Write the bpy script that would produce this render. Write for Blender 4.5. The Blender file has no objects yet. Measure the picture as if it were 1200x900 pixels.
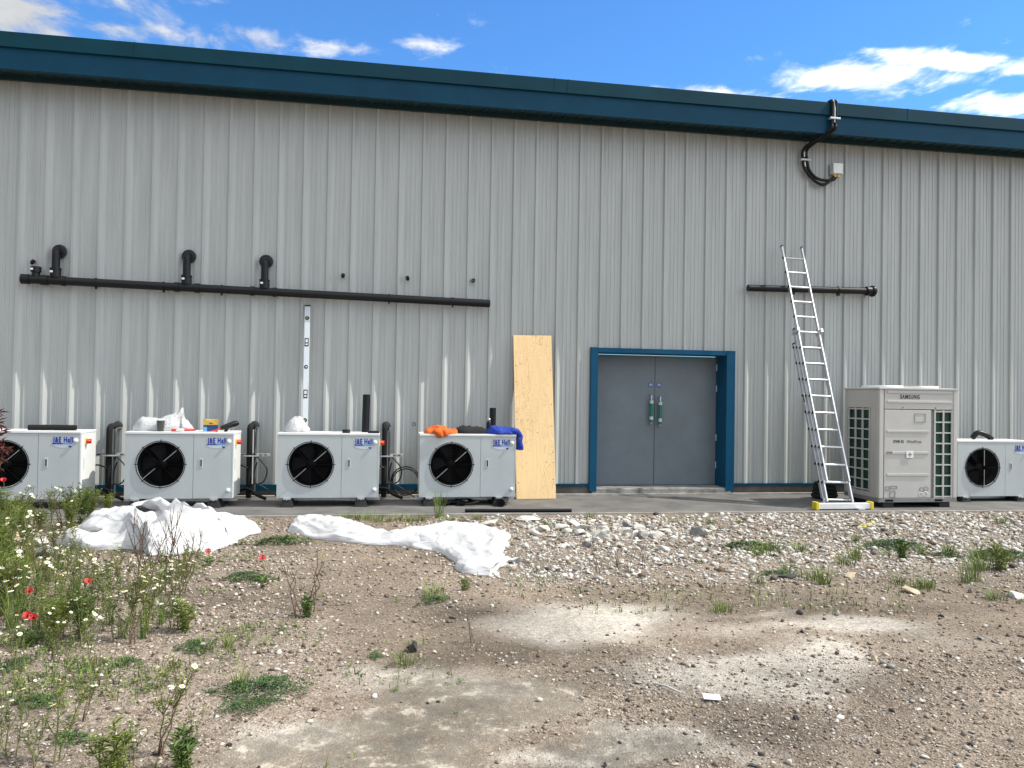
import bpy, bmesh, math, random
import numpy as np
from mathutils import Vector, Matrix, noise

random.seed(11)
rng = np.random.default_rng(5)
scene = bpy.context.scene
COL = scene.collection
PI = math.pi

# ------------------------------------------------------------------ camera data
YAW, PITCH, ROLL = 0.166143, 0.015850, 0.016002
CAM = Vector((0.0, -11.1347, 1.45))
FPX = 900.0
FWD = Vector((math.sin(YAW)*math.cos(PITCH), math.cos(YAW)*math.cos(PITCH), math.sin(PITCH)))
_r = Vector((math.cos(YAW), -math.sin(YAW), 0)); _u = _r.cross(FWD)
RIGHT = _r*math.cos(ROLL) + _u*math.sin(ROLL)
UP = -_r*math.sin(ROLL) + _u*math.cos(ROLL)

def spot(px, py):
    """ground position seen at a pixel of the 1200x900 photograph"""
    d = FWD*FPX + RIGHT*(px-600) - UP*(py-450)
    t = -CAM.z/d.z
    return CAM + d*t

# ------------------------------------------------------------------ object helpers
def link(name, me, parent=None, mats=()):
    o = bpy.data.objects.new(name, me); COL.objects.link(o)
    if parent is not None: o.parent = parent
    return o

def tag(o, label, cat, group=None, kind=None):
    if label: o['label'] = label
    if cat: o['category'] = cat
    if group: o['group'] = group
    if kind: o['kind'] = kind
    return o

def thing(name, label, cat, loc=(0, 0, 0), rotz=0.0, group=None):
    o = bpy.data.objects.new(name, None); COL.objects.link(o)
    o.empty_display_size = .1
    o.location = loc; o.rotation_euler = (0, 0, rotz)
    return tag(o, label, cat, group)

def dup(root, loc, rotz, label=None, scale=1.0, group=None):
    r = root.copy(); COL.objects.link(r)
    r.location = loc; r.rotation_euler = (0, 0, rotz); r.scale = (scale,)*3
    if label: r['label'] = label
    if group: r['group'] = group
    for ch in list(root.children):
        c = ch.copy(); COL.objects.link(c); c.parent = r
        for g in list(ch.children):
            d = g.copy(); COL.objects.link(d); d.parent = c
    return r

class MB:
    """collects shapes into one mesh"""
    def __init__(self):
        self.v = []; self.f = []; self.m = []; self.s = []; self.mats = []
    def mi(self, mat):
        if mat not in self.mats: self.mats.append(mat)
        return self.mats.index(mat)
    def add(self, vs, fs, mat, smooth=False):
        b = len(self.v); self.v += [tuple(p) for p in vs]
        k = self.mi(mat)
        for f in fs:
            self.f.append([i+b for i in f]); self.m.append(k); self.s.append(smooth)
    def box(self, lo, hi, mat, bev=0.0, M=None):
        bm = bmesh.new(); bmesh.ops.create_cube(bm, size=1.0)
        c = [(a+b)/2 for a, b in zip(lo, hi)]; d = [abs(b-a) for a, b in zip(lo, hi)]
        for v in bm.verts: v.co = Vector((v.co.x*d[0]+c[0], v.co.y*d[1]+c[1], v.co.z*d[2]+c[2]))
        if bev: bmesh.ops.bevel(bm, geom=bm.edges[:], offset=min(bev, min(d)*.45), segments=2, affect='EDGES', profile=.6)
        bm.normal_update(); bm.verts.index_update()
        vs = [(M @ v.co) if M else v.co for v in bm.verts]
        self.add(vs, [[v.index for v in f.verts] for f in bm.faces], mat, False); bm.free()
    def tube(self, pts, r, mat, n=12, cap=True, smooth=True):
        pts = [Vector(p) for p in pts]; rs = r if isinstance(r, (list, tuple)) else [r]*len(pts)
        vs = []; fs = []; up = None
        for i, p in enumerate(pts):
            a = pts[max(i-1, 0)]; b = pts[min(i+1, len(pts)-1)]; t = (b-a).normalized()
            if up is None:
                up = Vector((0, 0, 1)) if abs(t.z) < .9 else Vector((1, 0, 0))
            s = t.cross(up).normalized(); up = s.cross(t).normalized()
            for k in range(n):
                an = 2*PI*k/n; vs.append(p + (s*math.cos(an)+up*math.sin(an))*rs[i])
        for i in range(len(pts)-1):
            for k in range(n):
                fs.append([i*n+k, i*n+(k+1) % n, (i+1)*n+(k+1) % n, (i+1)*n+k])
        self.add(vs, fs, mat, smooth)
        if cap:
            self.add(vs[:n], [list(range(n))[::-1]], mat); self.add(vs[-n:], [list(range(n))], mat)
    def lathe(self, prof, mat, n=24, M=None, smooth=True):
        vs = []; fs = []
        for r, z in prof:
            for k in range(n):
                a = 2*PI*k/n; p = Vector((r*math.cos(a), r*math.sin(a), z)); vs.append(M @ p if M else p)
        for i in range(len(prof)-1):
            for k in range(n): fs.append([i*n+k, i*n+(k+1) % n, (i+1)*n+(k+1) % n, (i+1)*n+k])
        self.add(vs, fs, mat, smooth)
    def build(self, name, parent=None, loc=None):
        me = bpy.data.meshes.new(name); me.from_pydata(self.v, [], self.f)
        for m in self.mats: me.materials.append(m)
        me.polygons.foreach_set('material_index', self.m)
        me.polygons.foreach_set('use_smooth', self.s)
        me.update()
        o = link(name, me, parent)
        if loc is not None: o.location = loc
        return o

def arc_pts(pts, r=.08, n=6):
    """round the corners of a polyline"""
    pts = [Vector(p) for p in pts]; out = [pts[0]]
    for i in range(1, len(pts)-1):
        a, b, c = pts[i-1], pts[i], pts[i+1]
        d1 = (a-b); d2 = (c-b); q = min(r, d1.length*.49, d2.length*.49)
        p1 = b+d1.normalized()*q; p2 = b+d2.normalized()*q
        for k in range(n+1):
            t = k/n; out.append(p1*(1-t)**2 + b*2*t*(1-t) + p2*t*t)
    out.append(pts[-1]); return out

def smooth_path(pts, n=8):
    pts = [Vector(p) for p in pts]; out = []
    for i in range(len(pts)-1):
        p0 = pts[max(i-1, 0)]; p1 = pts[i]; p2 = pts[i+1]; p3 = pts[min(i+2, len(pts)-1)]
        for k in range(n):
            t = k/n
            out.append(.5*((2*p1)+(p2-p0)*t+(2*p0-5*p1+4*p2-p3)*t*t+(3*p1-p0-3*p2+p3)*t**3))
    out.append(pts[-1]); return out

def text_mesh(s, size, bold=0.0, ext=.0012):
    cu = bpy.data.curves.new('t', 'FONT'); cu.body = s; cu.size = size; cu.offset = bold; cu.extrude = ext; cu.space_character = 1.2
    cu.resolution_u = 3
    ob = bpy.data.objects.new('t', cu); COL.objects.link(ob)
    dg = bpy.context.evaluated_depsgraph_get()
    me = bpy.data.meshes.new_from_object(ob.evaluated_get(dg))
    bpy.data.objects.remove(ob); bpy.data.curves.remove(cu)
    return me

def add_text(mb, s, size, loc, mat, width=None, bold=0.0, along='x'):
    """lettering facing -Y with its lower left corner at loc"""
    me = text_mesh(s, size, bold)
    xs = [v.co.x for v in me.vertices]; k = 1.0
    if width: k = width/(max(xs)-min(xs))
    x0 = min(xs)
    vs = [Vector((loc[0]+(v.co.x-x0)*k, loc[1]-v.co.z, loc[2]+v.co.y)) for v in me.vertices]
    mb.add(vs, [list(p.vertices) for p in me.polygons], mat); bpy.data.meshes.remove(me)

# ------------------------------------------------------------------ materials
def M(name, col, rough=.5, metal=0.0, var=.10, scale=5.0, bump=0.0, bscale=150.0, spec=.5, stretch=None, col2=None, fine=0.0):
    m = bpy.data.materials.new(name); m.use_nodes = True; nt = m.node_tree; N = nt.nodes; L = nt.links
    b = N['Principled BSDF']; b.inputs['Roughness'].default_value = rough; b.inputs['Metallic'].default_value = metal
    b.inputs['Specular IOR Level'].default_value = spec
    tc = N.new('ShaderNodeTexCoord'); mp = N.new('ShaderNodeMapping'); L.new(tc.outputs['Object'], mp.inputs[0])
    if stretch: mp.inputs['Scale'].default_value = stretch
    n = N.new('ShaderNodeTexNoise'); n.inputs['Scale'].default_value = scale; n.inputs['Detail'].default_value = 6
    n.inputs['Roughness'].default_value = .62
    L.new(mp.outputs[0], n.inputs['Vector'])
    r = N.new('ShaderNodeValToRGB'); r.color_ramp.elements[0].position = .3; r.color_ramp.elements[1].position = .7
    c2 = col2 if col2 else [c*(1-var*2) for c in col]
    r.color_ramp.elements[0].color = (*c2, 1); r.color_ramp.elements[1].color = (*[min(1, c*(1+var*.5)) for c in col], 1)
    L.new(n.outputs['Fac'], r.inputs[0])
    L.new(r.outputs[0], b.inputs['Base Color'])
    rr = N.new('ShaderNodeMapRange'); rr.inputs[3].default_value = max(.05, rough-.08); rr.inputs[4].default_value = min(1, rough+.1)
    L.new(n.outputs['Fac'], rr.inputs[0]); L.new(rr.outputs[0], b.inputs['Roughness'])
    if bump:
        n2 = N.new('ShaderNodeTexNoise'); n2.inputs['Scale'].default_value = bscale; n2.inputs['Detail'].default_value = 4
        L.new(mp.outputs[0], n2.inputs['Vector'])
        bp = N.new('ShaderNodeBump'); bp.inputs['Strength'].default_value = bump; bp.inputs['Distance'].default_value = .004
        L.new(n2.outputs['Fac'], bp.inputs['Height']); L.new(bp.outputs[0], b.inputs['Normal'])
    return m

m_clad = M('cladding_grey', (.455, .470, .446), .32, var=.085, scale=1.6, stretch=(6, 6, .35))
m_screw = M('screw_grey', (.055, .06, .06), .5)
m_blue = M('navy_steel', (.001, .052, .100), .45, var=.12, scale=2, spec=.18)
m_frame = M('frame_blue', (.002, .074, .150), .45, var=.10, scale=2, spec=.2)
m_blue_top = M('teal_steel', (.002, .043, .066), .5, var=.14, scale=1.5, spec=.15)
m_soffit = M('soffit_dark', (.006, .034, .042), .5, var=.1)
m_plinth = M('plinth_brown', (.16, .145, .12), .9, var=.2, scale=4, bump=.4)
m_conc = M('concrete_pale', (.40, .375, .33), .9, var=.22, scale=7, bump=.5, bscale=80)
m_thresh = M('concrete_threshold', (.33, .32, .29), .9, var=.35, scale=5, bump=.6, bscale=60)
m_door = M('door_grey', (.155, .183, .200), .45, var=.09, scale=2.2)
m_black = M('black_plastic', (.007, .007, .008), .38, var=.1, spec=.3)
m_rubber = M('black_rubber', (.018, .018, .018), .75, var=.1, bump=.2)
m_foam = M('black_foam', (.006, .006, .0065), .9, var=.15, bump=.3)
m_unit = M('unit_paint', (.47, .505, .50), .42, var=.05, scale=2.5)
m_unit_lit = M('unit_paint_lit', (.72, .73, .71), .5, var=.05, scale=3)  # same metal as the fronts, lightened: sunlight on lid and side painted in
m_seam = M('seam_dark', (.16, .17, .17), .6)
m_dark = M('fan_dark', (.003, .003, .0035), .6, spec=.15)
m_sam = M('cream_grey_paint', (.50, .49, .455), .42, var=.04, scale=3)
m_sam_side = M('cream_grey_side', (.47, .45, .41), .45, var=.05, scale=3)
m_slot = M('slot_grey', (.22, .22, .21), .6)
m_green_coil = M('green_coil', (.005, .052, .034), .55, var=.3, scale=40)
m_txt_blue = M('lettering_blue', (.005, .04, .33), .4)
m_txt_cyan = M('bar_cyan', (.12, .33, .62), .4)
m_txt_black = M('lettering_black', (.012, .012, .014), .4)
m_txt_grey = M('lettering_grey', (.16, .16, .16), .4)
m_plate = M('plate_grey', (.55, .60, .62), .35, var=.03)
m_white = M('white_plastic', (.80, .80, .78), .4, var=.04)
m_alu = M('aluminium', (.66, .67, .68), .36, metal=.75, var=.06, scale=12)
m_alu2 = M('worn_aluminium', (.60, .61, .62), .42, metal=.6, var=.1, scale=12)
m_yellow = M('yellow_plastic', (.78, .62, .03), .45)
m_red = M('red_plastic', (.60, .03, .02), .4)
m_orange = M('orange_fabric', (.80, .15, .015), .75, var=.12, scale=20, bump=.3)
m_bluefab = M('blue_fabric', (.01, .05, .42), .7, var=.2, scale=14, bump=.3)
m_blackfab = M('black_fabric', (.016, .016, .018), .85, var=.2, scale=20, bump=.3)
m_cup = M('cup_grey', (.07, .075, .075), .6)
m_card_y = M('card_yellow', (.78, .50, .10), .6)
m_card_b = M('card_navy', (.012, .04, .13), .5)
m_silver = M('galvanised', (.55, .56, .56), .4, metal=.6, var=.12, scale=20)
m_sheet = M('white_sheeting', (.56, .56, .555), .5, var=.03, scale=5, bump=.25, bscale=60)
m_bag = M('white_bag', (.54, .54, .54), .4, var=.04, scale=8, bump=.2)
m_handle_green = M('sleeve_green', (.01, .17, .11), .5)
m_sign_blue = M('sign_blue', (.015, .12, .42), .4)
m_stem = M('stem_green', (.17, .19, .055), .7, var=.2, scale=30)
m_stem_dry = M('stem_brown', (.15, .10, .06), .8, var=.2, scale=30)
m_leaf = M('leaf_green', (.112, .190, .032), .65, var=.28, scale=9)
m_leaf_y = M('leaf_lime', (.22, .28, .05), .65, var=.2, scale=9)
m_leaf_d = M('leaf_dark', (.032, .090, .022), .65, var=.25, scale=14)
m_petal = M('petal_white', (.82, .82, .72), .6, var=.02)
m_cent = M('flower_yellow', (.75, .55, .04), .6)
m_poppy = M('petal_red', (.55, .010, .010), .55, var=.1)
m_redleaf = M('leaf_red', (.20, .045, .030), .6, var=.35, scale=10)
m_stone_w = M('stone_pale', (.56, .54, .49), .9, var=.15, scale=14, bump=.7, bscale=50)
m_stone_g = M('stone_grey', (.27, .265, .25), .9, var=.2, scale=14, bump=.7, bscale=50)
m_stone_d = M('stone_dark', (.055, .05, .045), .9, var=.2, scale=14, bump=.7, bscale=50)
m_stone_t = M('stone_tan', (.48, .40, .27), .9, var=.2, scale=14, bump=.7, bscale=50)
m_spray = M('stone_yellow_paint', (.72, .60, .03), .8, var=.2, scale=30)

# plywood: flat-sawn grain
def plywood():
    m = bpy.data.materials.new('plywood'); m.use_nodes = True; nt = m.node_tree; N = nt.nodes; L = nt.links
    b = N['Principled BSDF']; b.inputs['Roughness'].default_value = .65
    tc = N.new('ShaderNodeTexCoord'); mp = N.new('ShaderNodeMapping'); L.new(tc.outputs['Object'], mp.inputs[0])
    mp.inputs['Scale'].default_value = (1, 1, .28)
    n = N.new('ShaderNodeTexNoise'); n.inputs['Scale'].default_value = 5.5; n.inputs['Detail'].default_value = 2.2; n.inputs['Distortion'].default_value = 1.0
    L.new(mp.outputs[0], n.inputs['Vector'])
    mul = N.new('ShaderNodeMath'); mul.operation = 'MULTIPLY'; mul.inputs[1].default_value = 26; L.new(n.outputs['Fac'], mul.inputs[0])
    fr = N.new('ShaderNodeMath'); fr.operation = 'FRACT'; L.new(mul.outputs[0], fr.inputs[0])
    r = N.new('ShaderNodeValToRGB'); e = r.color_ramp.elements
    e[0].position = 0; e[0].color = (.47, .25, .095, 1); e[1].position = .16; e[1].color = (.66, .45, .21, 1)
    k = e.new(.75); k.color = (.70, .50, .25, 1); k = e.new(1); k.color = (.60, .38, .16, 1)
    L.new(fr.outputs[0], r.inputs[0])
    mp2 = N.new('ShaderNodeMapping'); mp2.inputs['Scale'].default_value = (1, 1, .04); L.new(tc.outputs['Object'], mp2.inputs[0])
    n2 = N.new('ShaderNodeTexNoise'); n2.inputs['Scale'].default_value = 90; n2.inputs['Detail'].default_value = 3; L.new(mp2.outputs[0], n2.inputs['Vector'])
    n3 = N.new('ShaderNodeTexNoise'); n3.inputs['Scale'].default_value = 2.0; L.new(mp.outputs[0], n3.inputs['Vector'])
    r3 = N.new('ShaderNodeMapRange'); r3.inputs[1].default_value = .42; r3.inputs[2].default_value = .62; r3.inputs[3].default_value = .25; r3.inputs[4].default_value = 1; L.new(n3.outputs['Fac'], r3.inputs[0])
    mixp = N.new('ShaderNodeMixRGB'); mixp.inputs[1].default_value = (.68, .48, .235, 1); L.new(r3.outputs[0], mixp.inputs[0]); L.new(r.outputs[0], mixp.inputs[2])
    mx = N.new('ShaderNodeMixRGB'); mx.blend_type = 'MULTIPLY'; mx.inputs[0].default_value = .35
    L.new(mixp.outputs[0], mx.inputs[1]); L.new(n2.outputs['Fac'], mx.inputs[2])
    g = N.new('ShaderNodeHueSaturation'); g.inputs['Saturation'].default_value = .97; g.inputs['Value'].default_value = 1.5; L.new(mx.outputs[0], g.inputs['Color'])
    L.new(g.outputs[0], b.inputs['Base Color'])
    return m
m_ply = plywood()
m_plyedge = M('plywood_edge', (.42, .27, .12), .8, var=.2, scale=60, stretch=(1, 40, 1))

def crease(m, scale, strength, dist):
    nt = m.node_tree; N = nt.nodes; L = nt.links; b = N['Principled BSDF']
    tc = N.new('ShaderNodeTexCoord'); hs = []
    v = N.new('ShaderNodeTexVoronoi'); v.feature = 'DISTANCE_TO_EDGE'; v.inputs['Scale'].default_value = scale
    wn = N.new('ShaderNodeTexNoise'); wn.inputs['Scale'].default_value = scale*.6; wn.inputs['Detail'].default_value = 3
    mx = N.new('ShaderNodeMixRGB'); mx.inputs[0].default_value = .25; L.new(tc.outputs['Object'], mx.inputs[1]); L.new(wn.outputs['Color'], mx.inputs[2])
    L.new(mx.outputs[0], v.inputs['Vector'])
    v2 = N.new('ShaderNodeTexVoronoi'); v2.inputs['Scale'].default_value = scale*.45; v2.feature = 'SMOOTH_F1'; L.new(mx.outputs[0], v2.inputs['Vector'])
    a = N.new('ShaderNodeMath'); a.operation = 'ADD'; L.new(v.outputs['Distance'], a.inputs[0]); L.new(v2.outputs['Distance'], a.inputs[1])
    bp = N.new('ShaderNodeBump'); bp.inputs['Strength'].default_value = strength; bp.inputs['Distance'].default_value = dist
    L.new(a.outputs[0], bp.inputs['Height']); L.new(bp.outputs[0], b.inputs['Normal'])
crease(m_sheet, 6, .45, .045); crease(m_bag, 12, .5, .03)
for m_, sc in ((m_orange, 18), (m_bluefab, 18), (m_blackfab, 18)): crease(m_, sc, .7, .02)

# ------------------------------------------------------------------ the building
X0 = -4.837; PITCHX = 1/3.0
WX0, WX1 = X0-30*PITCHX, X0+80*PITCHX
DX0, DX1, DZ = 3.045, 5.335, 2.20            # outer edge of the door surround
bld = thing('warehouse', 'long grey profiled steel warehouse with navy fascia and a recessed double door', 'building', (0, 0, 0))

def cladding():
    mb = MB()
    prof = [(0, 0), (.010, -.036), (.042, -.036), (.088, 0), (.118, 0), (.122, -.0068), (.138, -.0068), (.142, 0),
            (.178, 0), (.182, -.0068), (.200, -.0068), (.204, 0), (.240, 0), (.244, -.0068), (.260, -.0068), (.264, 0), (.3333, 0)]
    xs = []
    for k in range(110):
        for (dx, y) in prof[:-1]: xs.append((WX0+k*PITCHX+dx, y))
    xs.append((WX1, 0))
    # split at the door surround
    def y_at(x):
        for (a, ya), (b, yb) in zip(xs, xs[1:]):
            if a <= x <= b: return ya+(yb-ya)*(x-a)/(b-a)
    xs += [(DX0+.05, y_at(DX0+.05)), (DX1-.05, y_at(DX1-.05))]; xs.sort()
    zt, zb = 5.70, .165
    for (a, ya), (b, yb) in zip(xs, xs[1:]):
        lo = DZ-.03 if (a >= DX0+.049 and b <= DX1-.049) else zb
        mb.add([(a, ya, lo), (b, yb, lo), (b, yb, zt), (a, ya, zt)], [[0, 1, 2, 3]], m_clad)
    # screw heads in the middle of every pan
    rs = random.Random(3)
    for k in range(20, 96):
        x = WX0+k*PITCHX+.222
        for z in (5.218, 3.715, 2.235, .60):
            if DX0-.05 < x < DX1+.05 and z < DZ+.06: continue
            zz = z+rs.uniform(-.012, .012); xx = x+rs.uniform(-.02, .02)
            mb.lathe([(.0, -.010), (.018, -.010), (.021, -.003), (.021, .0)], m_screw, 8, Matrix.Translation((xx, -.0012, zz)) @ Matrix.Rotation(-PI/2, 4, 'X') @ Matrix.Scale(-1, 4, (0, 0, 1)))
    # blanked hole
    mb.lathe([(.020, .004), (.024, .008), (.028, .004), (.028, 0)], m_screw, 16, Matrix.Translation((.445, -.003, 1.026)) @ Matrix.Rotation(PI/2, 4, 'X'))
    # lap line: sheets overlap every 3 ribs, a thin proud edge
    o = mb.build('cladding', bld); return o
cladding()

mb = MB(); mb.box((WX0, -.052, .085), (1.88, .03, .17), m_blue, .004); mb.build('base_trim', bld)
mb = MB(); mb.box((1.883, -.052, .128), (DX0+.005, .03, .166), m_blue, .004); mb.build('base_trim', bld)
mb = MB(); mb.box((DX1-.005, -.052, .128), (WX1, .03, .166), m_blue, .004); mb.build('base_trim', bld)
mb = MB(); mb.box((WX0, -.004, -.2), (DX0+.03, .2, .14), m_plinth); mb.box((DX1-.03, -.004, -.2), (WX1, .2, .14), m_plinth); mb.build('plinth', bld)

# eaves: fascia, capping above it, ribbed soffit, roof
OV = -.48
mb = MB(); mb.box((WX0, OV, 5.515), (WX1, OV+.03, 5.81), m_blue, .003); mb.box((WX0, OV+.03, 5.515), (WX1, OV+.06, 5.53), m_blue)
mb.build('fascia', bld)
mb = MB(); mb.box((WX0, OV-.035, 5.785), (WX1, OV+.25, 5.982), m_blue_top, .006)
for x in (-3.28, 2.32, 2.52, 7.9): mb.box((x, OV-.0375, 5.783), (x+.012, OV-.03, 5.984), m_blue_top)
mb.build('roof_capping', bld)
mb = MB()
k = 0; x = WX0
while x < WX1:
    mb.add([(x, OV+.03, 5.54), (x+.05, OV+.03, 5.56), (x+.05, .02, 5.605), (x, .02, 5.585)], [[0, 1, 2, 3]], m_soffit)
    mb.add([(x+.05, OV+.03, 5.56), (x+.19, OV+.03, 5.56), (x+.19, .02, 5.605), (x+.05, .02, 5.605)], [[0, 1, 2, 3]], m_soffit)
    mb.add([(x+.19, OV+.03, 5.56), (x+.2, OV+.03, 5.54), (x+.2, .02, 5.585), (x+.19, .02, 5.605)], [[0, 1, 2, 3]], m_soffit)
    x += .2
mb.build('soffit', bld)
mb = MB(); mb.box((WX0, -.075, 5.525), (WX1, -.036, 5.60), m_soffit, .003); mb.build('soffit_trim', bld)
mb = MB(); mb.add([(WX0, OV, 5.97), (WX1, OV, 5.97), (WX1, 14, 7.6), (WX0, 14, 7.6), (WX0, OV, 5.85), (WX1, OV, 5.85), (WX1, 14, 5.85), (WX0, 14, 5.85)],
    [[0, 1, 2, 3], [4, 7, 6, 5], [1, 5, 6, 2], [0, 3, 7, 4], [2, 6, 7, 3]], m_blue_top); mb.build('roof', bld)

# door surround: three proud flashings and the deep reveal
IX0, IX1, IZ, RY = 3.155, 5.195, 2.125, .30
mb = MB()
mb.box((DX0, -.062, .05), (IX0, .02, DZ), m_frame, .004)
mb.box((IX1, -.062, .05), (DX1, .02, DZ), m_frame, .004)
mb.box((IX0+.001, -.0585, IZ), (IX1-.001, .02, DZ-.003), m_frame, .003)
mb.box((IX0-.02, .021, .10), (IX0, RY+.06, IZ+.02), m_frame)
mb.box((IX1, .021, .10), (IX1+.02, RY+.06, IZ+.02), m_frame)
mb.box((IX0+.001, .021, IZ), (IX1-.001, RY+.06, IZ+.02), m_frame)
mb.build('door_frame', bld)
mb = MB()
bm = bmesh.new()
mb.box((DX0+.04, -.055, -.1), (DX1-.04, RY+.08, .098), m_thresh, .02); mb.build('threshold', bld); bm.free()

DM = (IX0+IX1)/2
for s in (-1, 1):
    a, b = (IX0+.006, DM-.004) if s < 0 else (DM+.004, IX1-.006)
    mb = MB(); mb.box((a, RY, .108), (b, RY+.045, IZ-.008), m_door, .004)
    d = mb.build('door', bld)
    hx = DM+s*.072
    z0, z1 = (1.05, 1.50) if s < 0 else (1.02, 1.48)
    mb = MB()
    mb.tube(arc_pts([(hx, RY, z1), (hx, RY-.06, z1), (hx, RY-.06, z0), (hx, RY, z0)], .03), .011, m_alu, 10)
    mb.tube([(hx, RY-.06, z0+.03), (hx, RY-.06, z1-.07)], .026, m_handle_green, 12)
    for zz in (z0+.07, z1-.13): mb.tube([(hx, RY-.06, zz), (hx, RY-.06, zz+.05)], .029, m_plate, 12)
    h = mb.build('handle', d)
    mb = MB(); sx = DM+s*.068
    mb.lathe([(0, .004), (.038, .004), (.038, 0)], m_sign_blue, 24, Matrix.Translation((sx, RY, 1.66)) @ Matrix.Rotation(PI/2, 4, 'X'))
    mb.lathe([(.020, .0055), (.024, .0055)], m_white, 20, Matrix.Translation((sx, RY, 1.66)) @ Matrix.Rotation(PI/2, 4, 'X'))
    mb.box((sx-.018, RY-.0075, 1.655), (sx+.018, RY-.006, 1.664), m_white)
    mb.build('sign', d)
    for zz in (.42, .85, 1.62, 1.95):
        mb = MB(); xx = IX0+.004 if s < 0 else IX1-.004
        mb.tube([(xx, RY-.012, zz-.05), (xx, RY-.012, zz+.05)], .010, m_silver, 8); mb.build('hinge', d)

# ------------------------------------------------------------------ sky, sun
w = bpy.data.worlds.new('World'); scene.world = w; w.use_nodes = True
SUN_EL, SUN_G = math.radians(49.5), math.radians(8.9)
sd = Vector((math.cos(SUN_EL)*math.cos(SUN_G), -math.cos(SUN_EL)*math.sin(SUN_G), math.sin(SUN_EL)))
def world():
    nt = w.node_tree; N = nt.nodes; L = nt.links; N.clear()
    out = N.new('ShaderNodeOutputWorld'); bg = N.new('ShaderNodeBackground'); bg.inputs[1].default_value = .10
    L.new(bg.outputs[0], out.inputs[0])
    sky = N.new('ShaderNodeTexSky'); sky.sky_type = 'NISHITA'; sky.sun_disc = False
    sky.sun_elevation = SUN_EL; sky.sun_rotation = PI/2+SUN_G
    sky.air_density = 1.0; sky.dust_density = .0; sky.ozone_density = 4.0; sky.altitude = 600
    tint = N.new('ShaderNodeMixRGB'); tint.blend_type = 'MULTIPLY'; tint.inputs[0].default_value = 1
    tint.inputs[2].default_value = (.95, 1.60, 2.10, 1); L.new(sky.outputs[0], tint.inputs[1])
    tc = N.new('ShaderNodeTexCoord'); sep = N.new('ShaderNodeSeparateXYZ'); L.new(tc.outputs['Generated'], sep.inputs[0])
    def math_(op, a, b=None, c=None):
        n = N.new('ShaderNodeMath'); n.operation = op
        for i, q in enumerate((a, b, c)):
            if q is None: continue
            if isinstance(q, (int, float)): n.inputs[i].default_value = q
            else: L.new(q, n.inputs[i])
        return n.outputs[0]
    zc = math_('MAXIMUM', sep.outputs['Z'], .06)
    u = math_('DIVIDE', sep.outputs['X'], zc); v = math_('DIVIDE', sep.outputs['Y'], zc)
    cmb = N.new('ShaderNodeCombineXYZ'); L.new(u, cmb.inputs[0]); L.new(v, cmb.inputs[1])
    def noise_(scale, detail, rough, dist=0.0, stretch=None, off=None):
        src = cmb.outputs[0]
        if stretch or off:
            mp = N.new('ShaderNodeMapping'); mp.inputs['Scale'].default_value = stretch or (1, 1, 1)
            if off: mp.inputs['Location'].default_value = off
            mp.inputs['Rotation'].default_value = (0, 0, .35)
            L.new(src, mp.inputs[0]); src = mp.outputs[0]
        n = N.new('ShaderNodeTexNoise'); n.inputs['Scale'].default_value = scale; n.inputs['Detail'].default_value = detail
        n.inputs['Roughness'].default_value = rough; n.inputs['Distortion'].default_value = dist
        L.new(src, n.inputs['Vector']); return n.outputs['Fac']
    fine = noise_(5.5, 12, .62, .35, (1, .75, 1))
    wisp = noise_(2.2, 8, .6, .5, (1.1, .45, 1), (3, 1, 0))
    big = noise_(.55, 3, .5, 0, None, (9.3, 2.2, 0))
    # cloud banks: (u, v, radius u, radius v, weight)
    acc = None
    for (cu, cv, ru, rv, wt) in [(-1.16, 2.14, .46, .30, 1.35), (-.80, 2.27, .24, .10, .85), (-.40, 2.27, .15, .11, .85), (-.13, 2.27, .14, .08, .9), (.10, 2.17, .12, .13, .72), (-.55, 2.05, .3, .10, .45),
                                 (-.22, 2.03, .12, .07, .6), (1.05, 2.36, .34, .08, .85), (1.46, 2.16, .32, .14, 1.0), (1.66, 1.99, .42, .07, 1.05), (1.95, 1.95, .24, .09, .9), (2.08, 2.22, .24, .15, .95), (1.74, 2.10, .16, .07, .7)]:
        du = math_('DIVIDE', math_('SUBTRACT', u, cu), ru); dv = math_('DIVIDE', math_('SUBTRACT', v, cv), rv)
        d2 = math_('ADD', math_('MULTIPLY', du, du), math_('MULTIPLY', dv, dv))
        g = math_('MULTIPLY', math_('POWER', 2.718, math_('MULTIPLY', d2, -.9)), wt)
        acc = g if acc is None else math_('MAXIMUM', acc, g)
    # added unseen cloud outside the strip above this roof, whitens the sky light
    front = math_('MULTIPLY', math_('GREATER_THAN', v, 1.2), 1.0)
    rest = N.new('ShaderNodeMapRange'); rest.inputs[1].default_value = .28; rest.inputs[2].default_value = .46; L.new(big, rest.inputs[0])
    near = N.new('ShaderNodeMapRange'); near.inputs[1].default_value = .7; near.inputs[2].default_value = 1.5; near.inputs[3].default_value = 1; near.inputs[4].default_value = 0
    L.new(v, near.inputs[0])
    base = math_('MAXIMUM', acc, math_('MULTIPLY', math_('MULTIPLY', rest.outputs[0], near.outputs[0]), 1.1))
    tex = math_('ADD', math_('MULTIPLY', fine, 1.75), math_('MULTIPLY', wisp, .85))
    den = math_('ADD', math_('MULTIPLY', base, .66), math_('SUBTRACT', tex, 1.54))
    mr = N.new('ShaderNodeMapRange'); mr.interpolation_type = 'SMOOTHSTEP'; mr.inputs[1].default_value = .0; mr.inputs[2].default_value = .58
    L.new(den, mr.inputs[0])
    # thin veil that pales parts of the blue
    fac = math_('MINIMUM', math_('MULTIPLY', mr.outputs[0], .97), 1.0)
    mix = N.new('ShaderNodeMixRGB'); L.new(fac, mix.inputs[0]); L.new(tint.outputs[0], mix.inputs[1])
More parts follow.
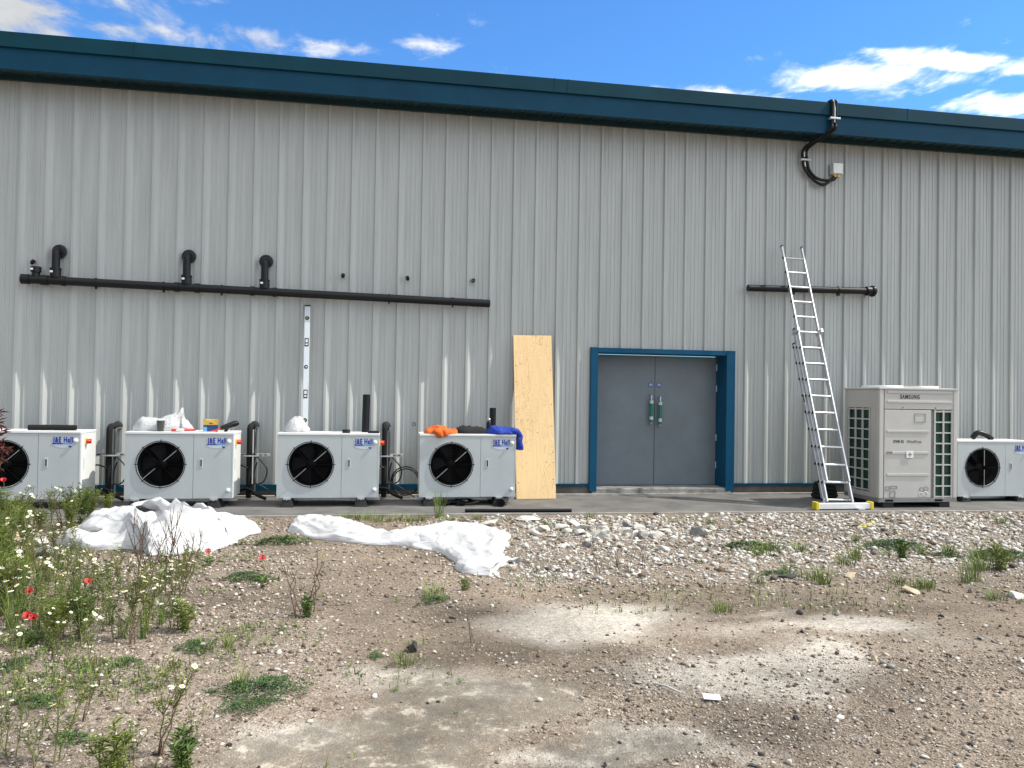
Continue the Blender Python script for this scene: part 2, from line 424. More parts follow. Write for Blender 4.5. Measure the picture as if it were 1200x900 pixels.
    shade = N.new('ShaderNodeMapRange'); shade.inputs[1].default_value = .35; shade.inputs[2].default_value = .68; shade.inputs[3].default_value = 6.2; shade.inputs[4].default_value = 8.2
    L.new(fine, shade.inputs[0])
    cc = N.new('ShaderNodeMixRGB'); cc.blend_type = 'MULTIPLY'; cc.inputs[0].default_value = 1; cc.inputs[1].default_value = (.97, .985, 1, 1)
    nrm = N.new('ShaderNodeVectorMath'); nrm.operation = 'DOT_PRODUCT'; L.new(tc.outputs['Generated'], nrm.inputs[0]); nrm.inputs[1].default_value = sd
    glow = N.new('ShaderNodeMapRange'); glow.interpolation_type = 'SMOOTHSTEP'; glow.inputs[1].default_value = -.2; glow.inputs[2].default_value = 1.0; glow.inputs[3].default_value = .72; glow.inputs[4].default_value = 2.4
    L.new(nrm.outputs['Value'], glow.inputs[0])
    L.new(math_('MULTIPLY', shade.outputs[0], glow.outputs[0]), cc.inputs[2]); L.new(cc.outputs[0], mix.inputs[2])
    L.new(mix.outputs[0], bg.inputs[0])
world()
sl = bpy.data.lights.new('sun', 'SUN'); sl.energy = 4.3; sl.angle = math.radians(.5); sl.color = (1, .955, .88)
so = bpy.data.objects.new('sun', sl); COL.objects.link(so); so.rotation_euler = sd.to_track_quat('Z', 'Y').to_euler(); so.location = (20, -6, 20)

# ------------------------------------------------------------------ camera
cd = bpy.data.cameras.new('camera'); co = bpy.data.objects.new('camera', cd); COL.objects.link(co)
cd.sensor_width = 36; cd.lens = FPX/1200*36; cd.clip_end = 3000; cd.clip_start = .05
co.matrix_world = Matrix(((RIGHT.x, UP.x, -FWD.x, CAM.x), (RIGHT.y, UP.y, -FWD.y, CAM.y), (RIGHT.z, UP.z, -FWD.z, CAM.z), (0, 0, 0, 1)))
scene.camera = co
scene.render.resolution_x = 1024; scene.render.resolution_y = 768
vs = scene.view_settings; vs.view_transform = 'Standard'; vs.look = 'None'; vs.exposure = 0.24; vs.gamma = 1

# ------------------------------------------------------------------ ground
def edge_y(x):
    return -1.78 - .006*max(0, x)**1.55 + (.02*x if x < 0 else 0)*.5
def sstep(a, b, x):
    t = min(1, max(0, (x-a)/(b-a))); return t*t*(3-2*t)
def fbm(x, y, s, o=4, z=0.0):
    return noise.fractal(Vector((x*s, y*s, z)), 1.0, 2.0, o)
def gz(x, y):
    d = edge_y(x)-y
    if d < -.05: return -.06
    a = sstep(-.02, .5, d)
    return -.012 - .006*(1-a) + a*(.030*fbm(x, y, .45, 3) + .012*fbm(x, y, 2.1, 3, 4.0)) if True else 0
PALE = [(700, 728, 1.0, .62, 1.0), (655, 715, .7, .4, .7), (885, 785, .95, .50, 1.0), (960, 772, .6, .40, .7), (980, 735, 1.1, .30, .65), (900, 718, .6, .2, .5), (1110, 745, .8, .4, .35),
        (740, 860, .35, .22, .8), (660, 885, .4, .15, .7), (820, 880, .4, .2, .5), (480, 790, .9, .35, .55), (360, 860, .5, .3, .5), (560, 800, .5, .3, .5)]
PALE = [(spot(a, b).x, spot(a, b).y, c*.72, d*.72, e) for a, b, c, d, e in PALE]
SLAB = [(470, 850, .62, .5), (590, 815, .40, .42), (400, 880, .4, .3), (700, 870, .3, .2), (520, 800, .5, .25)]
DARK = [(610, 765, .8, .22), (720, 792, .5, .20), (930, 716, .45, .14), (1010, 795, .5, .25), (540, 715, .6, .3), (300, 700, .5, .3), (860, 850, .5, .3), (1080, 715, .6, .15)]
DARK = [(spot(a, b).x, spot(a, b).y, c, d) for a, b, c, d in DARK]
def dark(x, y):
    wx = x+.3*fbm(x, y, 1.6, 4, 17.0); wy = y+.2*fbm(x, y, 1.6, 4, 13.0)
    return max(math.exp(-(((wx-a)/c)**2+((wy-b)/d)**2)) for a, b, c, d in DARK)
SLAB = [(spot(a, b).x, spot(a, b).y, c, d) for a, b, c, d in SLAB]
def masks(x, y):
    wx = x+.35*fbm(x, y, 1.3, 4, 7.0); wy = y+.28*fbm(x, y, 1.3, 4, 3.0)
    pale = 0
    for (a, b, c, d, e) in PALE:
        pale = max(pale, e*math.exp(-(((wx-a)/c)**2+((wy-b)/d)**2)))
    slab = 0
    for (a, b, c, d) in SLAB:
        slab = max(slab, math.exp(-(((wx-a)/c)**2+((wy-b)/d)**2)))
    slab = sstep(.42, .60, slab+.16*fbm(x, y, 5, 4, 2.0))
    # stony band along the pavement, fading toward the camera
    d = edge_y(x)-y
    band = (1-sstep(2.7, 4.3, d+.5*fbm(x, y, .7, 3, 9.0)))*sstep(-.2, 1.6, x+.3*fbm(x, y, .8, 3, 5))
    left = 1-sstep(-.9, .2, x+.4*fbm(x, y, .8, 3, 1.0)+.13*(y+8))
    front = sstep(.55, 1.3, x-.5+.5*fbm(x, y, .8, 3, 6.0))*sstep(-6.9, -7.7, y)
    if y < -6.6: front = sstep(.3, 1.0, x+.4*fbm(x, y, 1.2, 3, 6.0))*sstep(-6.6, -7.3, y)
    else: front = 0
    grav = max(band, left*.8, front*.85)*(1-.7*slab)
    return min(1, pale), slab, min(1, grav)

def axis(lo, hi, step, far):
    a = list(np.arange(lo, hi, step)); s = step; p = hi
    out = []
    while p < far: out.append(p); s *= 1.35; p += s
    out.append(far); q = lo; s = step; pre = []
    while q > -far: s *= 1.35; q -= s; pre.append(max(q, -far))
    return pre[::-1]+a+out
def build_ground():
    xs = axis(-7, 13.5, .07, 900); ys = axis(-11.5, -1.6, .06, 900)
    nx, ny = len(xs), len(ys)
    co = np.zeros((ny, nx, 3), np.float32); colr = np.zeros((ny, nx, 4), np.float32); colr[..., 3] = 1
    for j, y in enumerate(ys):
        for i, x in enumerate(xs):
            inside = -7.5 < x < 14 and -12 < y < -1.5
            co[j, i] = (x, y, gz(x, y) if inside else -.07)
            if inside: colr[j, i, :3] = masks(x, y); colr[j, i, 3] = 1-dark(x, y)
            else: colr[j, i, :3] = (.2, 0, .4)
    idx = np.arange(nx*ny).reshape(ny, nx)
    f = np.stack([idx[:-1, :-1], idx[:-1, 1:], idx[1:, 1:], idx[1:, :-1]], -1).reshape(-1, 4)
    me = bpy.data.meshes.new('ground')
    me.vertices.add(nx*ny); me.vertices.foreach_set('co', co.ravel())
    me.loops.add(f.size); me.loops.foreach_set('vertex_index', f.ravel().astype(np.int32))
    me.polygons.add(len(f)); me.polygons.foreach_set('loop_start', np.arange(0, f.size, 4, dtype=np.int32))
    me.polygons.foreach_set('use_smooth', np.ones(len(f), bool))
    at = me.color_attributes.new('zones', 'FLOAT_COLOR', 'POINT'); at.data.foreach_set('color', colr.ravel())
    me.update(); me.validate()
    m = bpy.data.materials.new('yard_surface'); m.use_nodes = True; nt = m.node_tree; N = nt.nodes; L = nt.links
    b = N['Principled BSDF']; b.inputs['Roughness'].default_value = .95; b.inputs['Specular IOR Level'].default_value = .2
    tc = N.new('ShaderNodeTexCoord'); P = tc.outputs['Object']
    at = N.new('ShaderNodeVertexColor'); at.layer_name = 'zones'; sep = N.new('ShaderNodeSeparateColor'); L.new(at.outputs[0], sep.inputs[0])
    def nz(s, d=5, r=.6):
        n = N.new('ShaderNodeTexNoise'); n.inputs['Scale'].default_value = s; n.inputs['Detail'].default_value = d; n.inputs['Roughness'].default_value = r; L.new(P, n.inputs[0]); return n.outputs['Fac']
    def ramp(src, *st):
        r = N.new('ShaderNodeValToRGB'); e = r.color_ramp.elements
        while len(e) < len(st): e.new(.5)
        for q, (p, c) in zip(e, st): q.position = p; q.color = (*c, 1)
        L.new(src, r.inputs[0]); return r.outputs[0]
    def mix(f, a, bb, mode='MIX'):
        n = N.new('ShaderNodeMixRGB'); n.blend_type = mode
        if isinstance(f, (int, float)): n.inputs[0].default_value = f
        else: L.new(f, n.inputs[0])
        for k, q in ((1, a), (2, bb)):
            if isinstance(q, tuple): n.inputs[k].default_value = (*q, 1)
            else: L.new(q, n.inputs[k])
        return n.outputs[0]
    def mr(src, a, bb, c=0.0, d=1.0):
        n = N.new('ShaderNodeMapRange'); n.inputs[1].default_value = a; n.inputs[2].default_value = bb; n.inputs[3].default_value = c; n.inputs[4].default_value = d; L.new(src, n.inputs[0]); return n.outputs[0]
    def vor(s):
        n = N.new('ShaderNodeTexVoronoi'); n.inputs['Scale'].default_value = s; L.new(P, n.inputs['Vector']); return n
    dirt = ramp(nz(2.2, 8, .65), (.28, (.135, .103, .072)), (.5, (.222, .175, .128)), (.72, (.31, .253, .190)))
    grain = nz(150, 3, .7)
    dirt = mix(.75, dirt, ramp(grain, (.3, (.32, .30, .29)), (.5, (.98, .98, .98)), (.70, (1.9, 1.85, 1.8))), 'MULTIPLY')
    v1 = vor(95); v2 = vor(42)
    gcol = ramp(v1.outputs['Color'], (0, (.055, .045, .036)), (.35, (.20, .155, .115)), (.7, (.34, .28, .22)), (1, (.60, .55, .47)))
    gcol2 = ramp(v2.outputs['Color'], (0, (.07, .055, .043)), (.4, (.22, .172, .13)), (1, (.50, .44, .365)))
    gr = mix(mr(nz(9, 4), .42, .6), gcol, gcol2)
    gfac = mix(1.0, sep.outputs[2], mr(nz(3.5, 5), .25, .65, .25, 1), 'MULTIPLY')
    # a sprinkle of grit everywhere
    spr = mr(nz(26, 3, .7), .46, .60)
    gfac = mr(gfac, 0.0, 1.0, .30, 1.0); base = mix(gfac, dirt, gr); base = mix(mix(1.0, spr, (.75, .75, .75), 'MULTIPLY'), base, gcol)
    palec = ramp(nz(60, 4, .75), (.28, (.32, .275, .225)), (.48, (.55, .505, .435)), (.68, (.74, .70, .625)))
    pf = mix(1.0, mr(sep.outputs[0], .20, .55), mr(nz(24, 8, .8), .36, .58, .25, 1.0), 'MULTIPLY')
    base = mix(pf, base, palec)
    slabc = ramp(nz(7, 8, .7), (.3, (.175, .158, .128)), (.48, (.235, .212, .170)), (.56, (.31, .27, .21)), (.60, (.60, .55, .46)))
    slabc = mix(.35, slabc, ramp(nz(220, 2), (.3, (.5, .5, .5)), (.7, (1.4, 1.4, 1.4))), 'MULTIPLY')
    sf = mix(1.0, sep.outputs[1], mr(nz(11, 8, .78), .38, .56, .10, .92), 'MULTIPLY')
    base = mix(sf, base, slabc)
    damp = mr(nz(.8, 6, .65), .36, .62, .66, 1.12)
    base = mix(1.0, base, damp, 'MULTIPLY'); base = mix(1.0, base, mr(at.outputs['Alpha'], 0, 1, .62, 1.0), 'MULTIPLY')
    L.new(base, b.inputs['Base Color'])
    h = mix(.5, mix(gfac, grain, v1.outputs['Distance']), nz(30, 6, .7))
    bp = N.new('ShaderNodeBump'); bp.inputs['Strength'].default_value = 1.0; bp.inputs['Distance'].default_value = .018
    L.new(h, bp.inputs['Height']); L.new(bp.outputs[0], b.inputs['Normal'])
    me.materials.append(m)
    o = link('ground', me); tag(o, 'dusty brown gravel yard with pale worn patches', 'ground', kind='structure'); return o
build_ground()

# tarmac pavement with a thin concrete edging, and a concrete strip at the wall foot
m_tar = M('tarmac', (.155, .149, .139), .85, var=.22, scale=2.2, bump=.5, bscale=260)
def strip(name, f0, f1, z0, z1, mat, label, cat):
    mb = MB(); xs = [-14+.5*i for i in range(60)]; vs = []; fs = []
    for x in xs: vs += [(x, f0(x), z0), (x, f0(x), z1), (x, f1(x), z1), (x, f1(x), z0)]
    for i in range(len(xs)-1):
        a = i*4; c = a+4
        for k in range(3): fs.append([a+k, c+k, c+k+1, a+k+1])
    mb.add(vs, fs, mat); o = mb.build(name); return tag(o, label, cat, kind='structure')
strip('pavement', lambda x: edge_y(x)+.036, lambda x: -.105, -.15, .0, m_tar, 'dark tarmac strip along the foot of the wall', 'pavement')
strip('edging_kerb', lambda x: edge_y(x), lambda x: edge_y(x)+.034, -.15, .006, m_conc, 'thin concrete edging between tarmac and gravel', 'kerb')
strip('wall_foot_strip', lambda x: -.103, lambda x: -.006, -.15, .022, m_conc, 'narrow pale concrete strip at the wall foot', 'pavement')

# ------------------------------------------------------------------ loose gravel (uncountable) : thousands of chips in one mesh
def stone_proto(seed, sub=1, flat=.6):
    bm = bmesh.new(); bmesh.ops.create_icosphere(bm, subdivisions=sub, radius=1.0)
    r = random.Random(seed); off = Vector((r.uniform(0, 50), r.uniform(0, 50), r.uniform(0, 50)))
    planes = [(Vector((r.gauss(0, 1), r.gauss(0, 1), r.gauss(0, 1))).normalized(), r.uniform(.30, .75)) for _ in range(9)]
    ax = (r.uniform(.8, 1.25), r.uniform(.6, .95), flat*r.uniform(.75, 1.2))
    for v in bm.verts:
        p = v.co.copy()
        for n, d in planes:
            q = p.dot(n)
            if q > d: p -= n*(q-d)
        p += Vector((noise.noise(v.co*1.7+off), noise.noise(v.co*1.7+off*2), noise.noise(v.co*1.7+off*3)))*.16
        v.co = Vector((p.x*ax[0], p.y*ax[1], p.z*ax[2]))
    bm.verts.index_update()
    V = np.array([v.co[:] for v in bm.verts], np.float32); F = np.array([[v.index for v in f.verts] for f in bm.faces], np.int32); bm.free()
    return V, F
def scatter_gravel():
    protos = [stone_proto(i) for i in range(8)]
    pts = []
    rs = random.Random(21)
    tries = 0
    # sample pixels' footprint evenly enough: denser near the camera for small chips
    while len(pts) < 90000 and tries < 900000:
        tries += 1
        t = rs.random()**.85
        y = -1.85 - 7.4*(t**.9)
        half = (y+11.13)*.72+.5
        x = rs.uniform(max(-6.5, -half*.95+.167*(y+11.1)), half+.25*(y+11.1))
        if y > edge_y(x)-.03: continue
        p, s, g = masks(x, y)
        dens = .30+.70*g-.5*p-.3*s
        dens *= (.55+.9*max(0, .5+fbm(x, y, 1.6, 3, 12)))
        if rs.random() > dens: continue
        dist = y+11.13
        d = edge_y(x)-y
        med = .0034+.0015*max(0, dist-3)
        if g > .5 and x > .4 and d < 3.2: med *= 1.15
        if y < -6.8 and x > .9 and g > .4: med *= 1.12
        r = min(.055 if g > .5 and x > .4 and d < 4 else .026, med*math.exp(rs.gauss(0, .62)))
        pts.append((x, y, r, g if x > .4 and d < 4 else 0))
    n = len(pts); nv = len(protos[0][0]); nf = len(protos[0][1])
    Vs = np.zeros((n, nv, 3), np.float32); Fs = np.zeros((n, nf, 3), np.int32); C = np.ones((n, nv, 4), np.float32)
    pal = np.array([(.50, .455, .385), (.40, .345, .28), (.31, .265, .215), (.22, .178, .138), (.16, .125, .095), (.09, .075, .062), (.60, .56, .49), (.32, .24, .16)])
    pw = np.array([.17, .2, .18, .16, .11, .06, .06, .06])
    ci = rng.choice(len(pal), n, p=pw/pw.sum())
    for i, (x, y, r, g) in enumerate(pts):
        V, F = protos[i % 8]
        a = rs.uniform(0, 6.28); ta = rs.uniform(-.35, .35)
        R = np.array(Matrix.Rotation(a, 3, 'Z') @ Matrix.Rotation(ta, 3, 'X'), np.float32)
        Vs[i] = (V*r) @ R.T + np.array((x, y, gz(x, y)+r*.22), np.float32)
        Fs[i] = F+i*nv
        cc = pal[ci[i]]
        if g > .4 and rs.random() < .55: cc = pal[0]*.35+np.array((.58, .57, .535))*.65
        C[i, :, :3] = cc*rs.uniform(.8, 1.15)
    me = bpy.data.meshes.new('gravel')
    me.vertices.add(n*nv); me.vertices.foreach_set('co', Vs.ravel())
    me.loops.add(n*nf*3); me.loops.foreach_set('vertex_index', Fs.ravel())
    me.polygons.add(n*nf); me.polygons.foreach_set('loop_start', np.arange(0, n*nf*3, 3, dtype=np.int32))
    at = me.color_attributes.new('chip', 'FLOAT_COLOR', 'POINT'); at.data.foreach_set('color', C.ravel())
    me.update()
    m = bpy.data.materials.new('gravel_chips'); m.use_nodes = True; nt = m.node_tree; b = nt.nodes['Principled BSDF']
    b.inputs['Roughness'].default_value = .9; b.inputs['Specular IOR Level'].default_value = .25
    vc = nt.nodes.new('ShaderNodeVertexColor'); vc.layer_name = 'chip'
    n1 = nt.nodes.new('ShaderNodeTexNoise'); n1.inputs['Scale'].default_value = 70
    tc = nt.nodes.new('ShaderNodeTexCoord'); nt.links.new(tc.outputs['Object'], n1.inputs[0])
    r = nt.nodes.new('ShaderNodeMapRange'); r.inputs[3].default_value = .7; r.inputs[4].default_value = 1.25; nt.links.new(n1.outputs['Fac'], r.inputs[0])
    mx = nt.nodes.new('ShaderNodeMixRGB'); mx.blend_type = 'MULTIPLY'; mx.inputs[0].default_value = 1
    nt.links.new(vc.outputs[0], mx.inputs[1]); nt.links.new(r.outputs[0], mx.inputs[2]); nt.links.new(mx.outputs[0], b.inputs['Base Color'])
    me.materials.append(m)
    o = link('gravel', me); tag(o, 'loose stone chips scattered over the dusty yard', 'gravel', kind='stuff')
scatter_gravel()

# ------------------------------------------------------------------ condensing units
UW, UH, UD, UB, UF = 1.27, .825, .51, .115, -1.05          # width, height, depth, underside height, front plane
FCX, FCZ, FR = .415, .425, .275
def ring_panel(mb, w, h, cx, cz, r, mat, y0, dep):
    """flat panel with a round opening"""
    angs = sorted(set([2*PI*k/64 for k in range(64)] + [math.atan2(z-cz, x-cx) % (2*PI) for x in (0, w) for z in (0, h)]))
    inner = []; outer = []
    for a in angs:
        c, s = math.cos(a), math.sin(a)
        t = min([q for q in (((w-cx)/c if c > 1e-9 else 1e9), (-cx/c if c < -1e-9 else 1e9), ((h-cz)/s if s > 1e-9 else 1e9), (-cz/s if s < -1e-9 else 1e9))])
        inner.append((cx+r*c, y0, cz+r*s)); outer.append((cx+t*c, y0, cz+t*s))
    n = len(angs)
    mb.add(inner+outer, [[i, (i+1) % n, n+(i+1) % n, n+i][::-1] for i in range(n)], mat)
    back = [(x, y0+dep, z) for x, _, z in inner]
    mb.add(inner+back, [[i, (i+1) % n, n+(i+1) % n, n+i] for i in range(n)], mat, True)

def condenser(label):
    """local frame: x from the left edge, y 0 at the front plane, z 0 on the ground"""
    t = thing('condensing_unit', label, 'condenser', (0, 0, 0), 0, 'condensing units along the wall')
    SX = .80
    # casing: back, base and inner walls behind the front panels
    mb = MB()
    mb.box((.004, .22, UB+.004), (SX-.02, UD, UB+UH-.03), m_unit, .004)
    mb.box((SX-.018, .012, UB+.004), (UW-.014, UD-.003, UB+UH-.03), m_unit, .004)
    mb.box((.0, .012, UB), (.012, .221, UB+UH-.03), m_unit)
    mb.box((.013, .012, UB), (SX-.02, .22, UB+.02), m_unit)
    mb.box((.013, .012, UB+UH-.06), (SX-.02, .22, UB+UH-.031), m_unit)
    mb.build('casing', t)
    fp = MB(); ring_panel(fp, SX-.004, UH-.035, FCX, FCZ-.0, FR, m_unit, 0, .07)
    for v in range(len(fp.v)): fp.v[v] = (fp.v[v][0], fp.v[v][1], fp.v[v][2]+UB)
    fp.box((0, .0005, UB), (.004, .011, UB+UH-.035), m_unit); fp.box((SX-.008, .0005, UB), (SX-.004, .011, UB+UH-.035), m_unit)
    fp.box((0.004, .0005, UB-.001), (SX-.004, .011, UB+.003), m_unit); fp.box((.004, .0005, UB+UH-.039), (SX-.004, .011, UB+UH-.034), m_unit)
    fpo = fp.build('fan_panel', t)
    # fan: shroud, blades, guard
    Mf = Matrix.Translation((FCX, 0, UB+FCZ)) @ Matrix.Rotation(PI/2, 4, 'X')
    mb = MB(); mb.lathe([(FR+.0, -.012), (FR-.006, -.012), (FR-.006, -.19), (0, -.19)], m_dark, 48, Mf); mb.build('shroud', t)
    mb = MB()
    mb.lathe([(0, -.06), (.055, -.065), (.06, -.09), (.06, -.14), (0, -.14)], m_dark, 20, Mf)
    for k in range(5):
        a0 = 2*PI*k/5+.4; vs = []
        for i in range(6):
            r = .055+(FR-.03-.055)*i/5
            for j in range(5):
                a = a0+(j/4-.5)*(.95-.25*i/5)+.25*i/5; z = -.10+.06*(j/4-.5)
                vs.append(Mf @ Vector((r*math.cos(a), r*math.sin(a), z)))
        fs = [[i*5+j, i*5+j+1, (i+1)*5+j+1, (i+1)*5+j] for i in range(5) for j in range(4)]
        mb.add(vs, fs, m_dark, True)
    mb.build('fan', t)
    mb = MB()
    for i in range(9):
        r = .05+(FR+.012-.05)*i/8; y = .028 - .02*(r/FR)**4
        pts = [Mf @ Vector((r*math.cos(2*PI*k/40), r*math.sin(2*PI*k/40), y)) for k in range(41)]
        mb.tube(pts, 0.0018 if i < 8 else .0045, m_dark, 5, False)
    for k in range(8):
        a = 2*PI*k/8+PI/2; c, s = math.cos(a), math.sin(a)
        mb.tube([Mf @ Vector((c*r, s*r, .028-.02*(r/FR)**4)) for r in (.05, .15, .22, FR-.01, FR-.005, FR+.04)], [.0016, .0016, .0016, .0018, .005, .005], m_dark, 6)
    mb.build('guard', t)
    a = math.radians(42)
    for s0, s1 in ((-FR+.01, -.075), (.06, FR-.02)):
        mb = MB()
        p = Mf @ Vector((math.cos(a)*s0, math.sin(a)*s0, .034)); q = Mf @ Vector((math.cos(a)*s1, math.sin(a)*s1, .034))
        mb.tube([p, q], .0038, m_silver, 6); mb.build('brace', t)
    # service door
    mb = MB(); mb.box((SX, 0, UB), (UW-.018, .0115, UB+UH-.035), m_unit, .002)
    d = mb.build('service_door', t)
    mb = MB(); mb.box((SX+.075, -.006, UB+.385), (SX+.108, -.001, UB+.50), m_plate, .004); mb.box((SX+.084, -.008, UB+.40), (SX+.099, -.0062, UB+.485), m_dark); mb.build('handle', d)
    for zz in (.10, UH-.115):
        mb = MB(); mb.lathe([(0, .028), (.016, .026), (.024, .015), (.026, 0)], m_white, 16, Matrix.Translation((UW-.052, 0, UB+zz)) @ Matrix.Rotation(PI/2, 4, 'X')); mb.build('knob', d)
    mb = MB(); px, pz = SX+.155, UB+UH-.165
    mb.lathe([(0, .0012), (.118, .0012)], m_plate, 40, Matrix.Translation((px+.115, -.0008, pz+.02)) @ Matrix.Diagonal((1.04, 1, .48, 1)) @ Matrix.Rotation(PI/2, 4, 'X'))
    add_text(mb, 'J&E Hall', .09, (px+.004, -.0032, pz+.030), m_txt_blue, .225, .0042)
    mb.box((px, -.0042, pz+.006), (px+.115, -.0030, pz+.021), m_txt_blue); mb.box((px+.116, -.0042, pz+.006), (px+.225, -.0030, pz+.021), m_txt_cyan)
    mb.add([(px+.175, -.0042, pz-.012), (px+.215, -.0042, pz-.012), (px+.212, -.0042, pz-.028), (px+.198, -.0042, pz-.036)], [[0, 3, 2, 1]], m_txt_blue)
    mb.build('badge', d)
    # corner post, lid, side panel
    mb = MB(); mb.box((UW-.0175, -.001, UB-.002), (UW, .03, UB+UH-.031), m_unit, .003); mb.build('corner_post', t)
    mb = MB(); mb.box((-.004, -.006, UB+UH-.03), (UW+.004, UD+.004, UB+UH), m_unit_lit, .006); mb.build('lid', t)
    mb = MB(); mb.box((UW-.0135, .031, UB), (UW-.0005, UD, UB+UH-.031), m_unit_lit, .002); sp = mb.build('side_panel', t)
    mb = MB()
    mb.box((UW, .13, UB+.655), (UW+.012, .20, UB+.735), m_yellow, .003); mb.lathe([(0, .05), (.022, .05), (.026, .0)], m_red, 14, Matrix.Translation((UW+.011, .165, UB+.695)) @ Matrix.Rotation(PI/2, 4, 'Y'))
    mb.box((UW+.03, .158, UB+.665), (UW+.066, .172, UB+.725), m_red, .003)
    mb.build('isolator_switch', sp)
    mb = MB(); mb.box((UW, .10, UB+.36), (UW+.004, .13, UB+.50), m_plate, .002); mb.build('grip', sp)
    # feet: rubber wedges under galvanised channels
    for x in (.12, 1.04):
        mb = MB()
        for (ya, yb) in ((-.02, UD+.02),):
            vs = [(x-.075, ya-.02, 0), (x+.095, ya-.02, 0), (x+.095, yb, 0), (x-.075, yb, 0), (x-.045, ya, UB-.022), (x+.065, ya, UB-.022), (x+.065, yb, UB-.022), (x-.045, yb, UB-.022)]
            mb.add(vs, [[0, 1, 2, 3][::-1], [4, 5, 6, 7], [0, 1, 5, 4], [1, 2, 6, 5], [2, 3, 7, 6], [3, 0, 4, 7]], m_rubber)
        ft = mb.build('foot', t)
        mb = MB(); mb.box((x-.035, -.03, UB-.0215), (x+.055, UD+.015, UB-.001), m_silver, .002); mb.tube([(x+.01, -.03, UB-.018), (x+.01, -.046, UB-.018)], .010, m_silver, 8); mb.build('channel', ft)
    mb = MB(); mb.box((-.02, .20, UB-.06), (UW+.02, .25, UB-.0225), m_silver, .002); mb.build('rail', t)
    return t
ulabels = ['grey condenser half hidden by weeds at the left edge, black foam tube on its lid',
           'grey condenser with a white bag, grey cup and yellow box on its lid',
           'grey condenser with the tall spirit level and an upright black pipe behind its lid',
           'grey condenser with orange, black and blue clothing on its lid beside the plywood sheet',
           'grey condenser to the right of the big cream unit, cut by the photo edge']
UX = [-4.885, -3.108, -1.306, .488, 8.365]
u0 = condenser(ulabels[0]); u0.location = (UX[0], UF, 0)
units = [u0]
for x, l in zip(UX[1:], ulabels[1:]): units.append(dup(u0, (x, UF, 0), 0, l))
units[4].location.z = -.035
spans = [(-FR+.01, -.03), (.03, FR-.02)]
for c in units[4].children:
    if c.name.startswith('brace'):
        s0, s1 = spans.pop(); mb = MB(); mb.tube([(FCX, -.034, UB+FCZ+s0), (FCX, -.034, UB+FCZ+s1)], .0038, m_silver, 6)
        tmp = mb.build('brace_tmp'); c.data = tmp.data; bpy.data.objects.remove(tmp); c.data.name = 'brace'
LID = UB+UH

